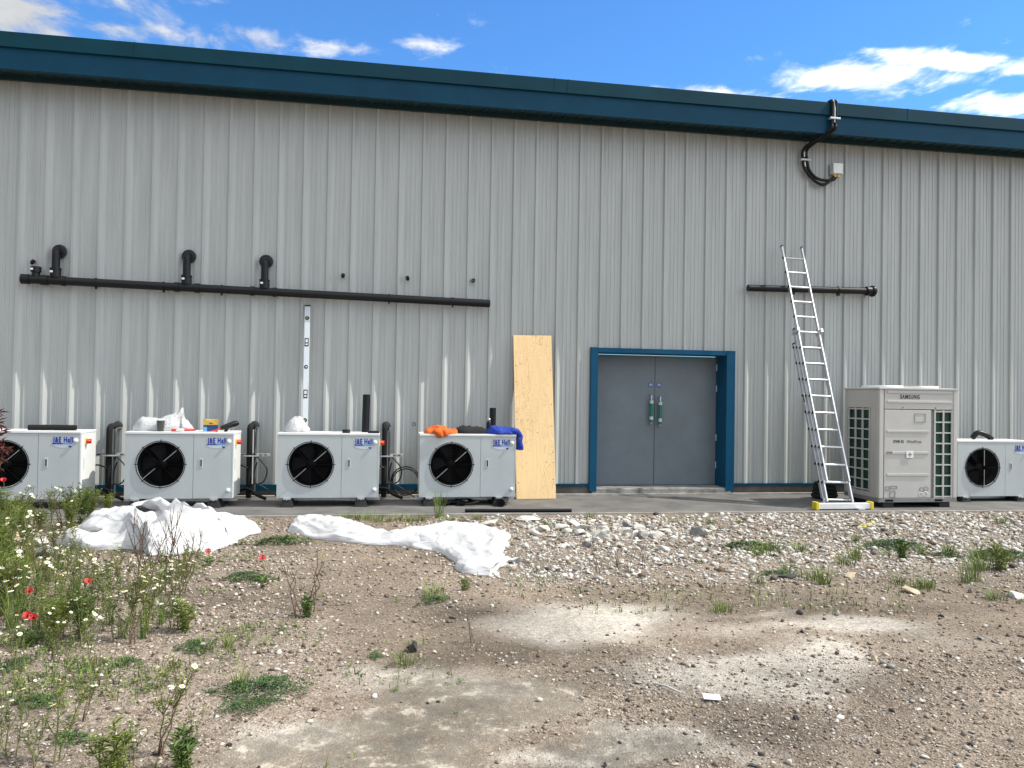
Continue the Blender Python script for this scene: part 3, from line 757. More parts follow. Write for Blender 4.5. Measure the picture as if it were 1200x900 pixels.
# ------------------------------------------------------------------ the large heat pump
def heat_pump():
    W_, H_, D_, Z0 = 1.20, 1.595, .80, .075
    t = thing('heat_pump', 'tall cream grey heat pump unit with dark green coil grilles behind the ladder foot', 'heat pump', (6.715, -1.58, 0))
    mb = MB()
    mb.box((.06, .06, Z0+.03), (W_-.06, D_-.035, Z0+H_-.05), m_slot)
    mb.build('casing', t)
    mb = MB(); mb.box((.0, .0, Z0), (W_, D_, Z0+.055), m_slot, .004)
    for x in (.10, .86): mb.box((x, -.003, Z0+.012), (x+.12, .01, Z0+.04), m_dark)
    mb.build('base_frame', t)
    for x in (.08, .95):
        mb = MB(); mb.box((x, .02, 0), (x+.16, D_-.02, Z0-.001), m_rubber, .01); mb.build('foot', t)
    for (x0, x1) in ((0, .065), (W_-.06, W_)):
        mb = MB(); mb.box((x0, -.004, Z0+.0555), (x1, .065, Z0+H_-.045), m_sam, .010); mb.build('corner_post', t)
    mb = MB(); mb.box((0, D_-.06, Z0+.0555), (.05, D_, Z0+H_-.045), m_sam_side, .006); mb.box((W_-.05, D_-.06, Z0+.0555), (W_, D_, Z0+H_-.045), m_sam_side, .006); mb.build('rear_post', t)
    # lid with fan guard bumps
    mb = MB(); mb.box((-.012, -.012, Z0+H_-.044), (W_+.012, D_+.01, Z0+H_-.018), m_sam, .006)
    for cx in (.32, .88):
        Mq = Matrix.Translation((cx, D_/2, Z0+H_-.02))
        mb.lathe([(.27, 0), (.27, .035), (.255, .035), (.255, 0)], m_white, 40, Mq)
        for r in (.06, .11, .16, .21): mb.tube([Mq @ Vector((r*math.cos(2*PI*k/28), r*math.sin(2*PI*k/28), .033)) for k in range(29)], .003, m_white, 5, False)
        for k in range(6): mb.tube([Mq @ Vector((.05*math.cos(PI*k/3), .05*math.sin(PI*k/3), .033)), Mq @ Vector((.26*math.cos(PI*k/3), .26*math.sin(PI*k/3), .033))], .003, m_white, 5)
    mb.build('lid', t)
    def Z(py): return Z0+H_-(py-118)/675*H_
    def X(px): return (px-330)/475*W_
    def panel(name, x0, x1, z0, z1, ridges):
        mb = MB(); mb.box((x0, .006, z0), (x1, .028, z1), m_sam, .006)
        for z in ridges:
            mb.box((x0+.035, -.004, z), (x1-.035, .0058, z+.034), m_sam, .010)
        return mb, mb
    # upper panel
    mb, _ = panel('upper', X(363), X(785), Z(250), Z(124), [Z(158), Z(214)])
    up = mb.build('upper_panel', t)
    mb = MB(); add_text(mb, 'SAMSUNG', .08, (X(456), .0045, Z(189)), m_txt_black, X(574)-X(456), .0020); mb.build('lettering', up)
    for px in (474, 674):
        mb = MB(); mb.lathe([(0, .006), (.010, .005), (.011, 0)], m_slot, 10, Matrix.Translation((X(px), .0055, Z(240))) @ Matrix.Rotation(PI/2, 4, 'X')); mb.build('screw', up)
    mb, _ = panel('lower', X(363), X(646), Z(768), Z(254), [Z(387), Z(512), Z(640)])
    lp = mb.build('lower_panel', t)
    mb = MB(); add_text(mb, 'DVM S2', .05, (X(418), .0048, Z(446)), m_txt_black, .155, .0016); add_text(mb, 'WindFree', .05, (X(498), .0048, Z(446)), m_txt_grey, .225, .0012)
    mb.build('lettering', lp)
    mb = MB(); mb.box((X(492), -.0085, Z(534)), (X(535), -.0045, Z(494)), m_white, .002)
    mb.box((X(511), -.0098, Z(526)), (X(516), -.0086, Z(502)), m_txt_grey); mb.box((X(501), -.0111, Z(517)), (X(526), -.0099, Z(512)), m_txt_grey)
    mb.build('sticker', lp)
    mb = MB()
    for k in range(3): mb.box((X(378)+k*.028, -.0065, Z(508)), (X(378)+k*.028+.02, -.0042, Z(497)), m_txt_grey)
    mb.build('rating_mark', lp)
    # pressed knock-outs, each its own piece
    def frame(x0, x1, z0, z1, w=.006):
        y0, y1 = .001, .0062; a = [(x0, z0), (x1, z0), (x1, z1), (x0, z1)]; b = [(x0+w, z0+w), (x1-w, z0+w), (x1-w, z1-w), (x0+w, z1-w)]
        vs = [(x, y0, z) for x, z in a+b]+[(x, y1, z) for x, z in a]
        fs = [[k, (k+1) % 4, 4+(k+1) % 4, 4+k] for k in range(4)]+[[k, 8+k, 8+(k+1) % 4, (k+1) % 4] for k in range(4)]
        mb = MB(); mb.add(vs, fs, m_slot); mb.build('knockout', lp)
    frame(X(370), X(395), Z(725), Z(700)); frame(X(400), X(440), Z(715), Z(697)); frame(X(398), X(430), Z(765), Z(728)); frame(X(545), X(610), Z(325), Z(275), .003)
    for (px, py) in ((585, 748), (615, 745), (592, 718), (618, 715)):
        mb = MB(); mb.lathe([(.030, .004), (.036, .004), (.036, 0)], m_slot if py < 730 else m_white, 18, Matrix.Translation((X(px), .0058, Z(py))) @ Matrix.Rotation(PI/2, 4, 'X')); mb.build('knockout', lp)
    # grilles
    def grille(name, cols, rows, x0, x1, z0, z1, along_y=False, parent=t):
        mb = MB(); wv = .012
        def bx(a0, a1, c0, c1, d0, d1):
            if along_y: mb.box((d0, a0, c0), (d1, a1, c1), m_sam)
            else: mb.box((a0, d0, c0), (a1, d1, c1), m_sam)
        for i in range(cols+1):
            x = x0+(x1-x0)*i/cols; bx(x-wv, x+wv, z0-.02, z1+.02, .006 if not along_y else .004, .022)
        for j in range(rows+1):
            z = z0+(z1-z0)*j/rows; bx(x0-wv, x1+wv, z-wv*.8, z+wv*.8, .008 if not along_y else .006, .020)
        g = mb.build('grille', parent)
        mb = MB()
        if along_y: mb.box((.036, x0, z0), (.042, x1, z1), m_green_coil)
        else: mb.box((x0, .038, z0), (x1, .044, z1), m_green_coil)
        # fins
        n = int((z1-z0)/.03)
        mb.build('coil', g)
        return g
    grille('front', 2, 8, X(670), X(776), Z(762), Z(262))
    mb = MB(); mb.box((X(648), .02, Z(768)), (X(668), .03, Z(256)), m_slot); mb.box((X(668)+.001, .012, Z(262)+.02), (W_-.061, .027, Z(250)-.003), m_sam); mb.build('grille_surround', t)
    # left side: plain top panel, grille, front strip
    zs = lambda py: Z0+H_-(py-118)/675*H_
    mb = MB(); mb.box((.0015, .0665, Z0+1.295), (.03, D_-.061, Z0+H_-.046), m_sam_side, .003); mb.box((.002, .0665, Z0+.056), (.03, .20, Z0+1.2945), m_sam_side, .003)
    mb.box((.002, .2005, Z0+.056), (.03, D_-.061, Z0+.12), m_sam_side, .003); mb.build('side_panel', t)
    grille('side', 3, 8, .225, D_-.085, Z0+.145, Z0+1.275, True)
    mb = MB(); mb.box((W_-.03, .066, Z0+.056), (W_-.002, D_-.061, Z0+H_-.046), m_sam_side, .003); mb.box((.051, D_-.03, Z0+.056), (W_-.051, D_-.004, Z0+H_-.046), m_sam_side, .003); mb.build('rear_panel', t)
    return t
heat_pump()

# ------------------------------------------------------------------ pipes on the wall
PY = -.135
def wall_pipe():
    t = thing('drain_pipe', 'long black waste pipe on the wall with three elbows rising into the cladding', 'drain pipe', (-1.6, 0, 2.84))
    O = Vector((-1.6, 0, 2.84)); z = lambda x: 2.888+(x+4.69)/6.19*(2.784-2.888)
    P = lambda x, y, zz: Vector((x, y, zz))-O
    mb = MB(); mb.tube([P(x, PY, z(x)) for x in (-4.69, -2.6, -.5, 1.50)], .056, m_black, 20)
    for x, l in ((-4.66, .10), (-4.43, .09), (-4.20, .05), (-2.78, .06), (-2.52, .06), (-1.80, .05), (-1.50, .05)):
        mb.tube([P(x-l/2, PY, z(x-l/2)), P(x+l/2, PY, z(x+l/2))], .066, m_black, 20)
    mb.build('pipe', t)
    for x, fz in ((-4.30, 3.285), (-2.66, 3.295), (-1.64, 3.272)):
        mb = MB(); zb = z(x)
        mb.tube(arc_pts([P(x, PY, zb), P(x, PY, fz), P(x, 0, fz)], .11, 8), .050, m_black, 18)
        mb.tube([P(x, PY, zb+.045), P(x, PY, zb+.15)], .066, m_black, 18)
        mb.tube([P(x, PY, zb+.148), P(x, PY, zb+.165)], .072, m_black, 18)
        e = mb.build('elbow', t)
        mb = MB(); mb.lathe([(.05, .022), (.088, .014), (.095, 0)], m_rubber, 24, Matrix.Translation(P(x, -.034, fz)) @ Matrix.Rotation(PI/2, 4, 'X'))
        mb.lathe([(.05, .05), (.066, .05), (.066, 0)], m_black, 20, Matrix.Translation(P(x, -.034, fz)) @ Matrix.Rotation(PI/2, 4, 'X')); mb.build('wall_seal', e)
        mb = MB(); mb.box(P(x-.045, PY-.071, zb+.10), P(x-.012, PY-.064, zb+.125), m_white); mb.build('sticker', e)
    mb = MB(); x = -4.54
    mb.tube([P(x, PY, z(x)), P(x, PY, z(x)+.13)], .050, m_black, 18); mb.tube([P(x, PY, z(x)+.10), P(x, PY, z(x)+.17)], .064, m_black, 18, True)
    c = mb.build('branch', t)
    mb = MB(); mb.box(P(x-.04, PY-.069, z(x)+.12), P(x-.012, PY-.062, z(x)+.145), m_white); mb.build('sticker', c)
    for x in (-3.80, -2.95, -2.20, .06, .96):
        mb = MB(); mb.tube([P(x-.012, PY, z(x)), P(x+.012, PY, z(x))], .064, m_black, 20); mb.box(P(x-.012, PY+.03, z(x)-.018), P(x+.012, -.034, z(x)+.018), m_black); mb.box(P(x-.010, PY-.015, z(x)-.085), P(x+.010, PY+.015, z(x)-.058), m_black)
        mb.build('bracket', t)
wall_pipe()
def short_pipe():
    O = Vector((6.5, 0, 3.18)); P = lambda x, y, zz: Vector((x, y, zz))-O
    t = thing('drain_pipe', 'short black waste pipe with a capped end, crossing behind the ladder', 'drain pipe', O)
    z = lambda x: 3.168+(x-5.5)/2.1*.03
    mb = MB(); mb.tube([P(x, PY, z(x)) for x in (5.49, 6.5, 7.60)], .052, m_black, 20); mb.build('pipe', t)
    mb = MB(); mb.tube([P(7.48, PY, z(7.48)), P(7.60, PY, z(7.60))], .072, m_black, 20)
    Mq = Matrix.Translation(P(7.58, PY, z(7.58))) @ Matrix.Rotation(PI/2, 4, 'Y')
    mb.lathe([(.085, -.01), (.09, .01), (.085, .035), (.06, .06), (0, .07)], m_black, 24, Mq); mb.build('end_cap', t)
    for x in (6.24, 7.0):
        mb = MB(); mb.tube([P(x-.014, PY, z(x)), P(x+.014, PY, z(x))], .061, m_black, 20); mb.box(P(x-.012, PY+.03, z(x)-.018), P(x+.012, -.034, z(x)+.018), m_black); mb.box(P(x-.02, PY-.02, z(x)-.085), P(x+.02, PY+.02, z(x)-.055), m_black); mb.build('bracket', t)
short_pipe()
slabels = ['stubby black pipe end in the wall above the left end of the long drain pipe',
           'first thin pipe end poking from the wall right of the elbows', 'second thin pipe end right of the elbows, between two others', 'third thin pipe end right of the elbows, nearest the plywood']
for i, (x, z, dx) in enumerate([(-4.63, 3.117, .035), (-.588, 3.104, 0), (.309, 3.104, .01), (1.281, 3.107, -.03)]):
    mb = MB()
    mb.tube([(0, .05, .012), (dx*.5, -.055, 0), (dx, -.125, -.035)], .021, m_black if i != 3 else m_cup, 12)
    mb.tube([(dx*.5, -.05, 0), (dx*.7, -.082, -.012)], .028, m_black, 12)
    o = mb.build('pipe_stub', None, (x, 0, z+.02)); tag(o, slabels[i], 'pipe', 'pipe ends poking out of the wall')

# cables over the eaves and the junction box
def cables():
    O = Vector((6.7, -.05, 5.05)); t = thing('cable_run', 'black cables hanging over the navy eaves and looping into a white box', 'cable', O)
    for k, d in enumerate((-.03, .03)):
        pts = [(6.65+d*1.1, -.40, 6.005), (6.65+d*1.1, -.53, 6.0), (6.65+d, -.545, 5.90), (6.645+d, -.54, 5.66), (6.62+d, -.53, 5.55), (6.48+d, -.22, 5.44), (6.44+d, -.085, 5.36), (6.45+d*1.1, -.085, 5.20), (6.48+d*1.2, -.085, 5.08-.01*k), (6.60+d*.6, -.085, 4.945+d*.6), (6.75, -.085, 4.885+d*1.2), (6.90+d*.6, -.085, 4.93+d*.2), (6.965+d*.6, -.085, 4.99)]
        mb = MB(); mb.tube([Vector(p)-O for p in smooth_path(pts, 6)], .023, m_black, 10); mb.build('cable', t)
    mb = MB(); mb.tube([Vector(p)-O for p in ((6.65, -.53, 6.0), (6.65, -.557, 5.88), (6.65, -.557, 5.66))], .011, m_plate, 8); mb.build('conduit', t)
    for (x, y, z) in ((6.65, -.55, 5.72), (6.45, -.085, 5.22)):
        mb = MB(); mb.box(Vector((x-.085, y-.03, z-.015))-O, Vector((x+.085, y+.03, z+.015))-O, m_silver if z > 5.5 else m_plate, .006); mb.build('clip', t)
    mb = MB(); mb.tube([Vector(p)-O for p in ((6.42, -.11, 5.34), (6.42, -.112, 5.26))], .010, m_white, 8); mb.tube([Vector(p)-O for p in ((6.43, -.11, 5.18), (6.44, -.112, 5.11))], .010, m_white, 8); mb.build('label_tape', t)
    b = thing('junction_box', 'small pale grey junction box on the wall under the eaves', 'junction box', (6.985, -.04, 5.11))
    mb = MB(); mb.box((-.085, -.09, -.085), (.085, .02, .085), m_plate, .012); mb.build('box_body', b)
    mb = MB(); mb.box((-.08, -.098, -.08), (.08, -.0905, .08), m_white, .008); mb.build('cover', b)
    mb = MB()
    for dx in (-.03, .03): mb.tube([(dx, -.045, -.086), (dx, -.045, -.13)], .027, m_card_y, 10)
    mb.build('gland', b)
cables()

# ------------------------------------------------------------------ pipe risers between the units, with brackets and loops
def riser(x, zt, label, side=1, cable=True):
    t = thing('pipe_riser', label, 'pipe', (x, -.30, 0), 0, 'insulated pipe risers between the units')
    mb = MB(); mb.tube(arc_pts([(0, 0, .02), (0, 0, zt), (.02, .25, zt-.0)], .07, 7), .038, m_foam, 16); mb.build('insulated_pipe', t)
    mb = MB(); mb.tube(arc_pts([(.065, .03, .05), (.065, .03, zt-.04), (.06, .26, zt-.03)], .06, 6), .016, m_cup, 10); mb.build('bare_pipe', t)
    mb = MB(); mb.lathe([(.03, .03), (.055, .02), (.062, 0)], m_rubber, 16, Matrix.Translation((.02, .265, zt)) @ Matrix.Rotation(PI/2, 4, 'X')); mb.build('wall_seal', t)
    mb = MB(); mb.box((-.18, .055, .575), (.26, .095, .615), m_silver, .002)
    for k in range(6): mb.box((-.165+k*.07, .0535, .590), (-.125+k*.07, .0549, .602), m_dark)
    mb.build('bracket_rail', t)
    mb = MB(); mb.box((-.07, -.058, .58), (.12, .054, .598), m_silver, .002); mb.build('pipe_clip', t)
    if cable:
        rs = random.Random(int(x*100))
        mb = MB()
        mb.tube([Vector(p) for p in smooth_path([(.05, -.02, .62), (.16, -.03, .52), (.24, -.05, .40), (.20, -.06, .25), (.10, -.05, .22), (.07, -.03, .35), (.10, 0, .5)], 7)], .009, m_black, 8)
        mb.tube([Vector(p) for p in smooth_path([(-.05, -.03, .15), (.10, -.1, .22), (.26, -.08, .14), (.42, -.15, .03)], 7)], .007, m_black, 8)
        mb.tube([Vector(p) for p in smooth_path([(-.25, -.04, .40), (-.12, -.08, .47), (.0, -.07, .43)], 7)], .010, m_black, 8)
        mb.tube([Vector(p) for p in smooth_path([(-.2, -.1, .1), (0, -.12, .16), (.12, -.13, .08), (.25, -.2, .035)], 7)], .022, m_black, 8)
        mb.build('cable', t)
    return t
riser(-3.535, .97, 'black lagged pipe riser between the weedy condenser and the one with the cup')
riser(-1.765, .99, 'black lagged pipe riser between the cup condenser and the spirit level condenser')
riser(.035, 1.0, 'black lagged pipe riser between the spirit level condenser and the clothing condenser')
mb = MB()
for r, zz in ((.20, .235), (.185, .22)):
    mb.tube([Vector((r*math.cos(2*PI*k/36), .02*math.sin(3*k), zz+r*math.sin(2*PI*k/36))) for k in range(37)], .009, m_black, 8, False)
o = mb.build('cable_coil', None, (.335, -.22, 0)); tag(o, 'thin black cable coiled upright on the tarmac beside the clothing condenser', 'cable')
mb = MB()
for k in range(4):
    mb.tube([Vector(((.16-.012*k)*math.cos(2*PI*j/30), (.16-.012*k)*math.sin(2*PI*j/30)*.9, .05+.055*k+.01*math.sin(j))) for j in range(31)], .034, m_foam, 10, False)
o = mb.build('pipe_coil', None, (6.50, -.62, 0)); tag(o, 'black coiled pipe on the tarmac behind the ladder foot', 'pipe')

# ------------------------------------------------------------------ things lying on the lids
def tubeobj(name, pts, r, mat, label, cat, group=None, loc=None, hollow=True):
    mb = MB(); mb.tube(pts, r, mat, 18)
    if hollow:
        a, b = Vector(pts[0]), Vector(pts[-1]); d = (b-a).normalized()
        for p, q in ((a, -d), (b, d)):
            Mq = Matrix.Translation(p+q*.0015) @ q.to_track_quat('Z', 'Y').to_matrix().to_4x4(); mb.lathe([(0, 0), (r*.72, 0)], m_dark, 16, Mq)
    o = mb.build(name, None, loc); return tag(o, label, cat, group)
tubeobj('foam_tube', [(-4.27, -.88, LID+.034), (-4.0, -.875, LID+.036), (-3.73, -.88, LID+.034)], .034, m_foam, 'black foam pipe sleeve lying on the lid of the leftmost condenser', 'pipe sleeve')
tubeobj('pipe_offcut', [(-.222, -.72, LID), (-.215, -.71, LID+.50)], .050, m_black, 'tall black pipe offcut standing on the spirit level condenser', 'pipe')
tubeobj('pipe_offcut', [(1.495, -.66, LID), (1.495, -.655, LID+.345)], .045, m_black, 'black pipe offcut standing behind the blue jacket', 'pipe')
mb = MB(); mb.tube(arc_pts([(8.86, -.75, LID-.02), (8.93, -.77, LID+.08), (9.08, -.80, LID+.03), (9.14, -.82, LID-.03)], .06, 6), .040, m_black, 14)
o = mb.build('pipe_elbow', None); tag(o, 'bent black pipe piece on the lid of the condenser at the right edge', 'pipe')
# cup
mb = MB(); mb.lathe([(0, .004), (.034, .0), (.048, .13), (.050, .135), (.046, .135), (.044, .12), (0, .118)], m_cup, 24)
o = mb.build('cup', None, (-2.735, -.93, LID)); tag(o, 'dark grey paper cup in front of the white bag', 'cup')
# carton: navy below, yellow flap above
t = thing('carton', 'small open carton, navy below with yellow flaps', 'carton', (-2.155, -.86, LID), .25)
mb = MB(); mb.box((-.085, -.05, 0), (.085, .05, .085), m_card_b, .003); mb.box((-.0865, -.0515, .0), (-.045, .0515, .06), m_txt_cyan, .002); mb.build('box_body', t)
mb = MB(); mb.add([(-.085, -.051, .085), (.085, -.051, .085), (.10, -.075, .155), (.04, -.068, .150), (-.02, -.07, .148), (-.095, -.08, .165)], [[0, 1, 2, 3, 4, 5]], m_card_y)
mb.add([(-.085, .051, .085), (.085, .051, .085), (.09, .07, .15), (-.09, .075, .155)], [[3, 2, 1, 0]], m_card_y); mb.box((-.02, -.0635, .10), (.02, -.060, .112), m_card_b); mb.build('flap', t)
# red pliers and strap
t = thing('pliers', 'red handled pliers lying beside the grey cup', 'pliers', (-2.48, -.90, LID), .9)
for s in (-1, 1):
    mb = MB(); mb.tube(smooth_path([(0, 0, .018), (.05, s*.02, .018), (.10, s*.035, .018), (.16, s*.03, .016)], 5), .014, m_red, 8); mb.build('grip', t)
mb = MB(); mb.tube([(.01, 0, .018), (-.03, 0, .018), (-.10, 0, .016)], [.02, .022, .006], m_silver, 8); mb.build('jaw', t)
mb = MB(); mb.box((-.04, -.018, 0), (.04, .018, .034), m_red, .01); o = mb.build('red_case', None, (-2.56, -.955, LID)); o.rotation_euler = (0, 0, .12); tag(o, 'small red plastic case on the lid between cup and carton', 'case')
# power tool
t = thing('power_tool', 'black hand tool with a red tip lying by the carton', 'tool', (-1.93, -.88, LID), .5)
mb = MB(); mb.tube([(-.10, 0, .05), (-.02, 0, .07), (.07, 0, .10), (.12, 0, .115)], [.022, .034, .04, .028], m_black, 14); mb.build('body', t)
mb = MB(); mb.tube([(-.02, 0, .05), (-.03, .03, .0)], [.022, .02], m_black, 10); mb.build('stand', t)
mb = MB(); mb.tube([(-.10, 0, .05), (-.15, -.01, .025), (-.22, -.02, .012)], [.009, .008, .006], m_red, 8); mb.build('lead', t)
# tape roll, flat case, bottle
mb = MB(); mb.lathe([(.03, 0), (.05, 0), (.05, .045), (.03, .045), (.03, 0)], m_blackfab, 22); mb.lathe([(.031, .046), (.049, .046)], m_handle_green, 22)
o = mb.build('tape_roll', None, (-.46, -.97, LID)); tag(o, 'black and green tape roll at the front of the lid', 'tape')
mb = MB(); mb.box((-.075, -.05, 0), (.075, .05, .028), m_black, .01); mb.box((-.05, -.03, .0285), (.05, .03, .032), m_cup, .002); o = mb.build('flat_case', None, (-.11, -.96, LID)); tag(o, 'flat black case on the lid before the tall pipe offcut', 'case')
mb = MB(); mb.lathe([(0, 0), (.030, 0), (.033, .01), (.033, .14), (.02, .17), (.014, .175)], m_black, 18); mb.lathe([(.014, .175), (.022, .178), (.022, .205), (0, .208)], m_silver, 18)
o = mb.build('bottle', None, (1.415, -.86, LID)); tag(o, 'small black bottle with a silver cap beside the blue jacket', 'bottle')

# spirit level leaning against the wall
def level():
    p0 = Vector((-1.02, -.575, LID+.002)); p1 = Vector((-1.065, -.055, 2.66))
    t = thing('spirit_level', 'long silver spirit level leaning upright against the wall', 'spirit level', p0)
    d = (p1-p0).normalized(); L_ = (p1-p0).length
    xax = Vector((1, 0, 0)); xax = (xax-d*xax.dot(d)).normalized(); yax = d.cross(xax)
    t.rotation_euler = Matrix((xax, yax, d)).transposed().to_euler()
    mb = MB(); mb.box((-.038, -.014, 0), (.038, .014, L_), m_alu2, .004); mb.box((-.030, -.0155, .02), (.030, -.0141, L_-.02), m_plate); mb.build('bar', t)
    for f, k in ((.90, 'r'), (.70, 's'), (.50, 'h'), (.285, 's'), (.08, 'r')):
        z = f*L_; mb = MB()
        Mq = Matrix.Translation((0, -.0157, z)) @ Matrix.Rotation(PI/2, 4, 'X')
        if k == 's': mb.box((-.026, -.019, z-.06), (.026, -.0157, z+.06), m_dark, .002); mb.box((-.016, -.0205, z-.045), (.016, -.0191, z+.045), m_plate); mb.box((-.017, -.0215, z-.02), (.017, -.0206, z-.006), m_dark)
        elif k == 'r': mb.lathe([(.015, .003), (.028, .003), (.028, 0)], m_dark, 20, Mq); mb.lathe([(0, .002), (.014, .002)], m_leaf_y, 16, Mq)
        else: mb.lathe([(.012, .003), (.026, .003), (.026, 0)], m_dark, 20, Mq); mb.box((.0, -.0187, z-.014), (.036, -.0158, z+.014), m_plate)
        mb.build('vial', t)
    mb = MB(); mb.box((-.040, -.016, L_), (.040, .016, L_+.02), m_black, .003); mb.build('end_cap', t)
level()

# plywood sheet
def ply():
    p0 = Vector((1.880, -.455, 0)); 
    t = MB(); t.box((0, -.018, 0), (.565, 0, 2.375), m_ply, .0012)
    t2 = t
    rs = random.Random(4)
    for k in range(16):
        x, z = rs.choice([.03, .535, rs.uniform(.05, .5)]), rs.uniform(.08, 2.3)
        t.lathe([(0, .0008), (.007, .0008)], m_dark, 8, Matrix.Translation((x, -.0182, z)) @ Matrix.Rotation(PI/2, 4, 'X'))
    o = t.build('plywood_sheet', None, p0)
    o.rotation_euler = (-math.atan2(.40, 2.34), -.012, -.03)
    tag(o, 'tall narrow sheet of pale plywood leaning against the wall', 'plywood')
ply()

# ladder
def ladder():
    t = thing('ladder', 'three section aluminium extension ladder leaning on the wall', 'ladder', (6.10, -1.665, 0))
    O = Vector((6.10, -1.665, 0))
    top = Vector((6.21, -.075, 3.82)); d = (top-O).normalized()
    xax = Vector((1, 0, 0)); xax = (xax-d*xax.dot(d)).normalized(); nrm = xax.cross(d)      # nrm points away from the wall
    if nrm.y > 0: nrm = -nrm
    def at(x, s, n): return d*s+xax*x+nrm*n
    L_ = (top-O).length
    Mr = Matrix((xax, nrm, d)).transposed().to_4x4()
    # (half width, start, end, offset from wall side, name)
    for hw, s0, s1, n, nm in ((.165, .37, L_, .05, 'top_section'), (.187, .10, 2.72, .0, 'middle_section'), (.208, .03, 2.50, -.05, 'base_section')):
        mb = MB()
        for sx in (-1, 1):
            mb.box((sx*hw-.011, n-.024, s0), (sx*hw+.011, n+.024, s1), m_alu if nm == 'top_section' else m_alu2, .004, Mr)
            mb.box((sx*hw-.012, n-.025, s1-.02), (sx*hw+.012, n+.025, s1+.006), m_rubber, .003, Mr)
        s = mb.build(nm, t)
        k = .12+.255*math.ceil((s0-.05)/.255) - n*.45
        while k < s1-.06:
            mb = MB(); mb.tube([at(-hw, k, n), at(hw, k, n)], .0155, m_alu if nm == 'top_section' else m_alu2, 8)
            mb.tube([at(-hw-.018, k, n), at(-hw-.01, k, n)], .02, m_rubber, 8)
            mb.build('rung', s); k += .255
    for sx in (-1, 1):
        mb = MB(); mb.box((sx*.187-.02, -.045, 2.63), (sx*.187+.02, .115, 2.69), m_alu2, .005, Mr); mb.build('guide_bracket', t)
    mb = MB(); mb.box((-.225, -.045, 1.52), (-.219, .0, 1.70), m_white, .001, Mr); mb.box((-.2275, -.035, 1.55), (-.2255, -.01, 1.67), m_txt_black, 0, Mr); mb.build('label_plate', t)
    mb = MB(); mb.box((-.36, -.055, .012), (.40, .035, .085), m_white, .006); st = mb.build('stabiliser_bar', t)
    for a, b in ((-.40, -.355), (.395, .44)):
        mb = MB(); mb.box((a, -.065, 0), (b, .045, .105), m_yellow, .008); mb.build('end_cap', st)
    mb = MB(); mb.box((.17, -.13, .0), (.27, -.056, .03), m_alu, .006); mb.build('foot', st)
ladder()

# pipes lying on the tarmac under and before the clothing condenser
tubeobj('pipe_length', [(1.03, -1.62, .022), (1.7, -1.66, .022), (2.37, -1.69, .022)], .022, m_black, 'long thin black pipe lying along the edge of the tarmac', 'pipe')
tubeobj('pipe_offcut', [(1.545, -1.20, .055), (1.66, -.80, .055)], .055, m_black, 'fat black pipe offcut under the clothing condenser', 'pipe')
mb = MB(); rs = random.Random(8)
for k in range(9):
    a = [(.72+rs.uniform(0, .55), -1.02+rs.uniform(-.12, .1), .02+rs.uniform(0, .06)) for _ in range(4)]
    mb.tube(smooth_path(sorted(a), 5), rs.choice([.012, .018, .010]), m_black, 8)
o = mb.build('cable_bundle'); tag(o, 'tangle of black cables under the clothing condenser', 'cable')

# ------------------------------------------------------------------ crumpled sheeting and clothes
def ridged(p, f, o=3):
    s = 0; a = 1.0; t = 0
    for k in range(o):
        s += a*(1-2.2*abs(noise.noise(p*f+Vector((k*7.3, k*3.1, k*5.7))))); t += a; a *= .5; f *= 2.1
    return s/t
def crumple(mb, st, mat, N=60, K=40, amp=.03, f=4.0, seed=0.0, hem=.25, base=None, under=.0):
    """closed crumpled body along stations (x, y, half width, height)"""
    P = [Vector((s[0], s[1], 0)) for s in st]; Wd = [Vector((s[2], s[3], s[4] if len(s) > 4 else 0)) for s in st]
    fold = N > 200
    path = smooth_path(P, N//(len(st)-1)); ww = smooth_path(Wd, N//(len(st)-1))
    vs = []; n = len(path)
    for i, p in enumerate(path):
        t = (path[min(i+1, n-1)]-path[max(i-1, 0)]).normalized(); lat = Vector((-t.y, t.x, 0))
        w_, h_, z_ = max(.004, ww[i].x), max(.004, ww[i].y), ww[i].z
        for k in range(K):
            th = 2*PI*k/K; c, s = math.cos(th), math.sin(th)
            cc = math.copysign(abs(c)**.85, c)
            q = p + lat*(w_*cc); z = h_*(max(0, s)**(1.25 if fold else .75))
            so = Vector((seed, seed*1.7, seed*.3))
            hm = noise.noise(Vector((q.x*2.3, q.y*2.3, seed)))*hem*w_*(abs(c)**2)
            q = q + lat*math.copysign(hm, c) if abs(c) > .05 else q
            r = ridged(Vector((q.x, q.y, z*1.3))+so, f, 2 if fold else 3)
            lift = amp*(r-.15)*(.30+.9*min(1, h_/.12))*(.2+.8*max(0, s)) if s > -.01 else 0
            if fold and s > 0:
                la = c*w_; fr = 1-2.0*abs(noise.noise(Vector((la*4.2+.4*noise.noise(Vector((i*.05, la*2, seed))), i*.020, seed+3)))) ; fr += .5*(1-2.0*abs(noise.noise(Vector((la*9.0+2.5, i*.045, seed+8)))))
                lift += (.075 if h_ > .17 else .045)*(fr-.4)*min(1, s*2.2)
            q = q + lat*(noise.noise(Vector((q.x*f, q.y*f, z*f))+so)*amp*.8) + t*(noise.noise(Vector((q.x*f+9, q.y*f, z*f))+so)*amp*.8)
            zz = max(0.003, z+lift) if s >= 0 else .002+under*s
            b = (base if base is not None else gz(q.x, q.y) if q.y < edge_y(q.x) else 0.0)
            vs.append((q.x, q.y, b+z_+zz))
    fs = [[i*K+k, i*K+(k+1) % K, (i+1)*K+(k+1) % K, (i+1)*K+k] for i in range(n-1) for k in range(K)]
    fs += [list(range(K))[::-1], [(n-1)*K+k for k in range(K)]]
    mb.add(vs, fs, mat, True)

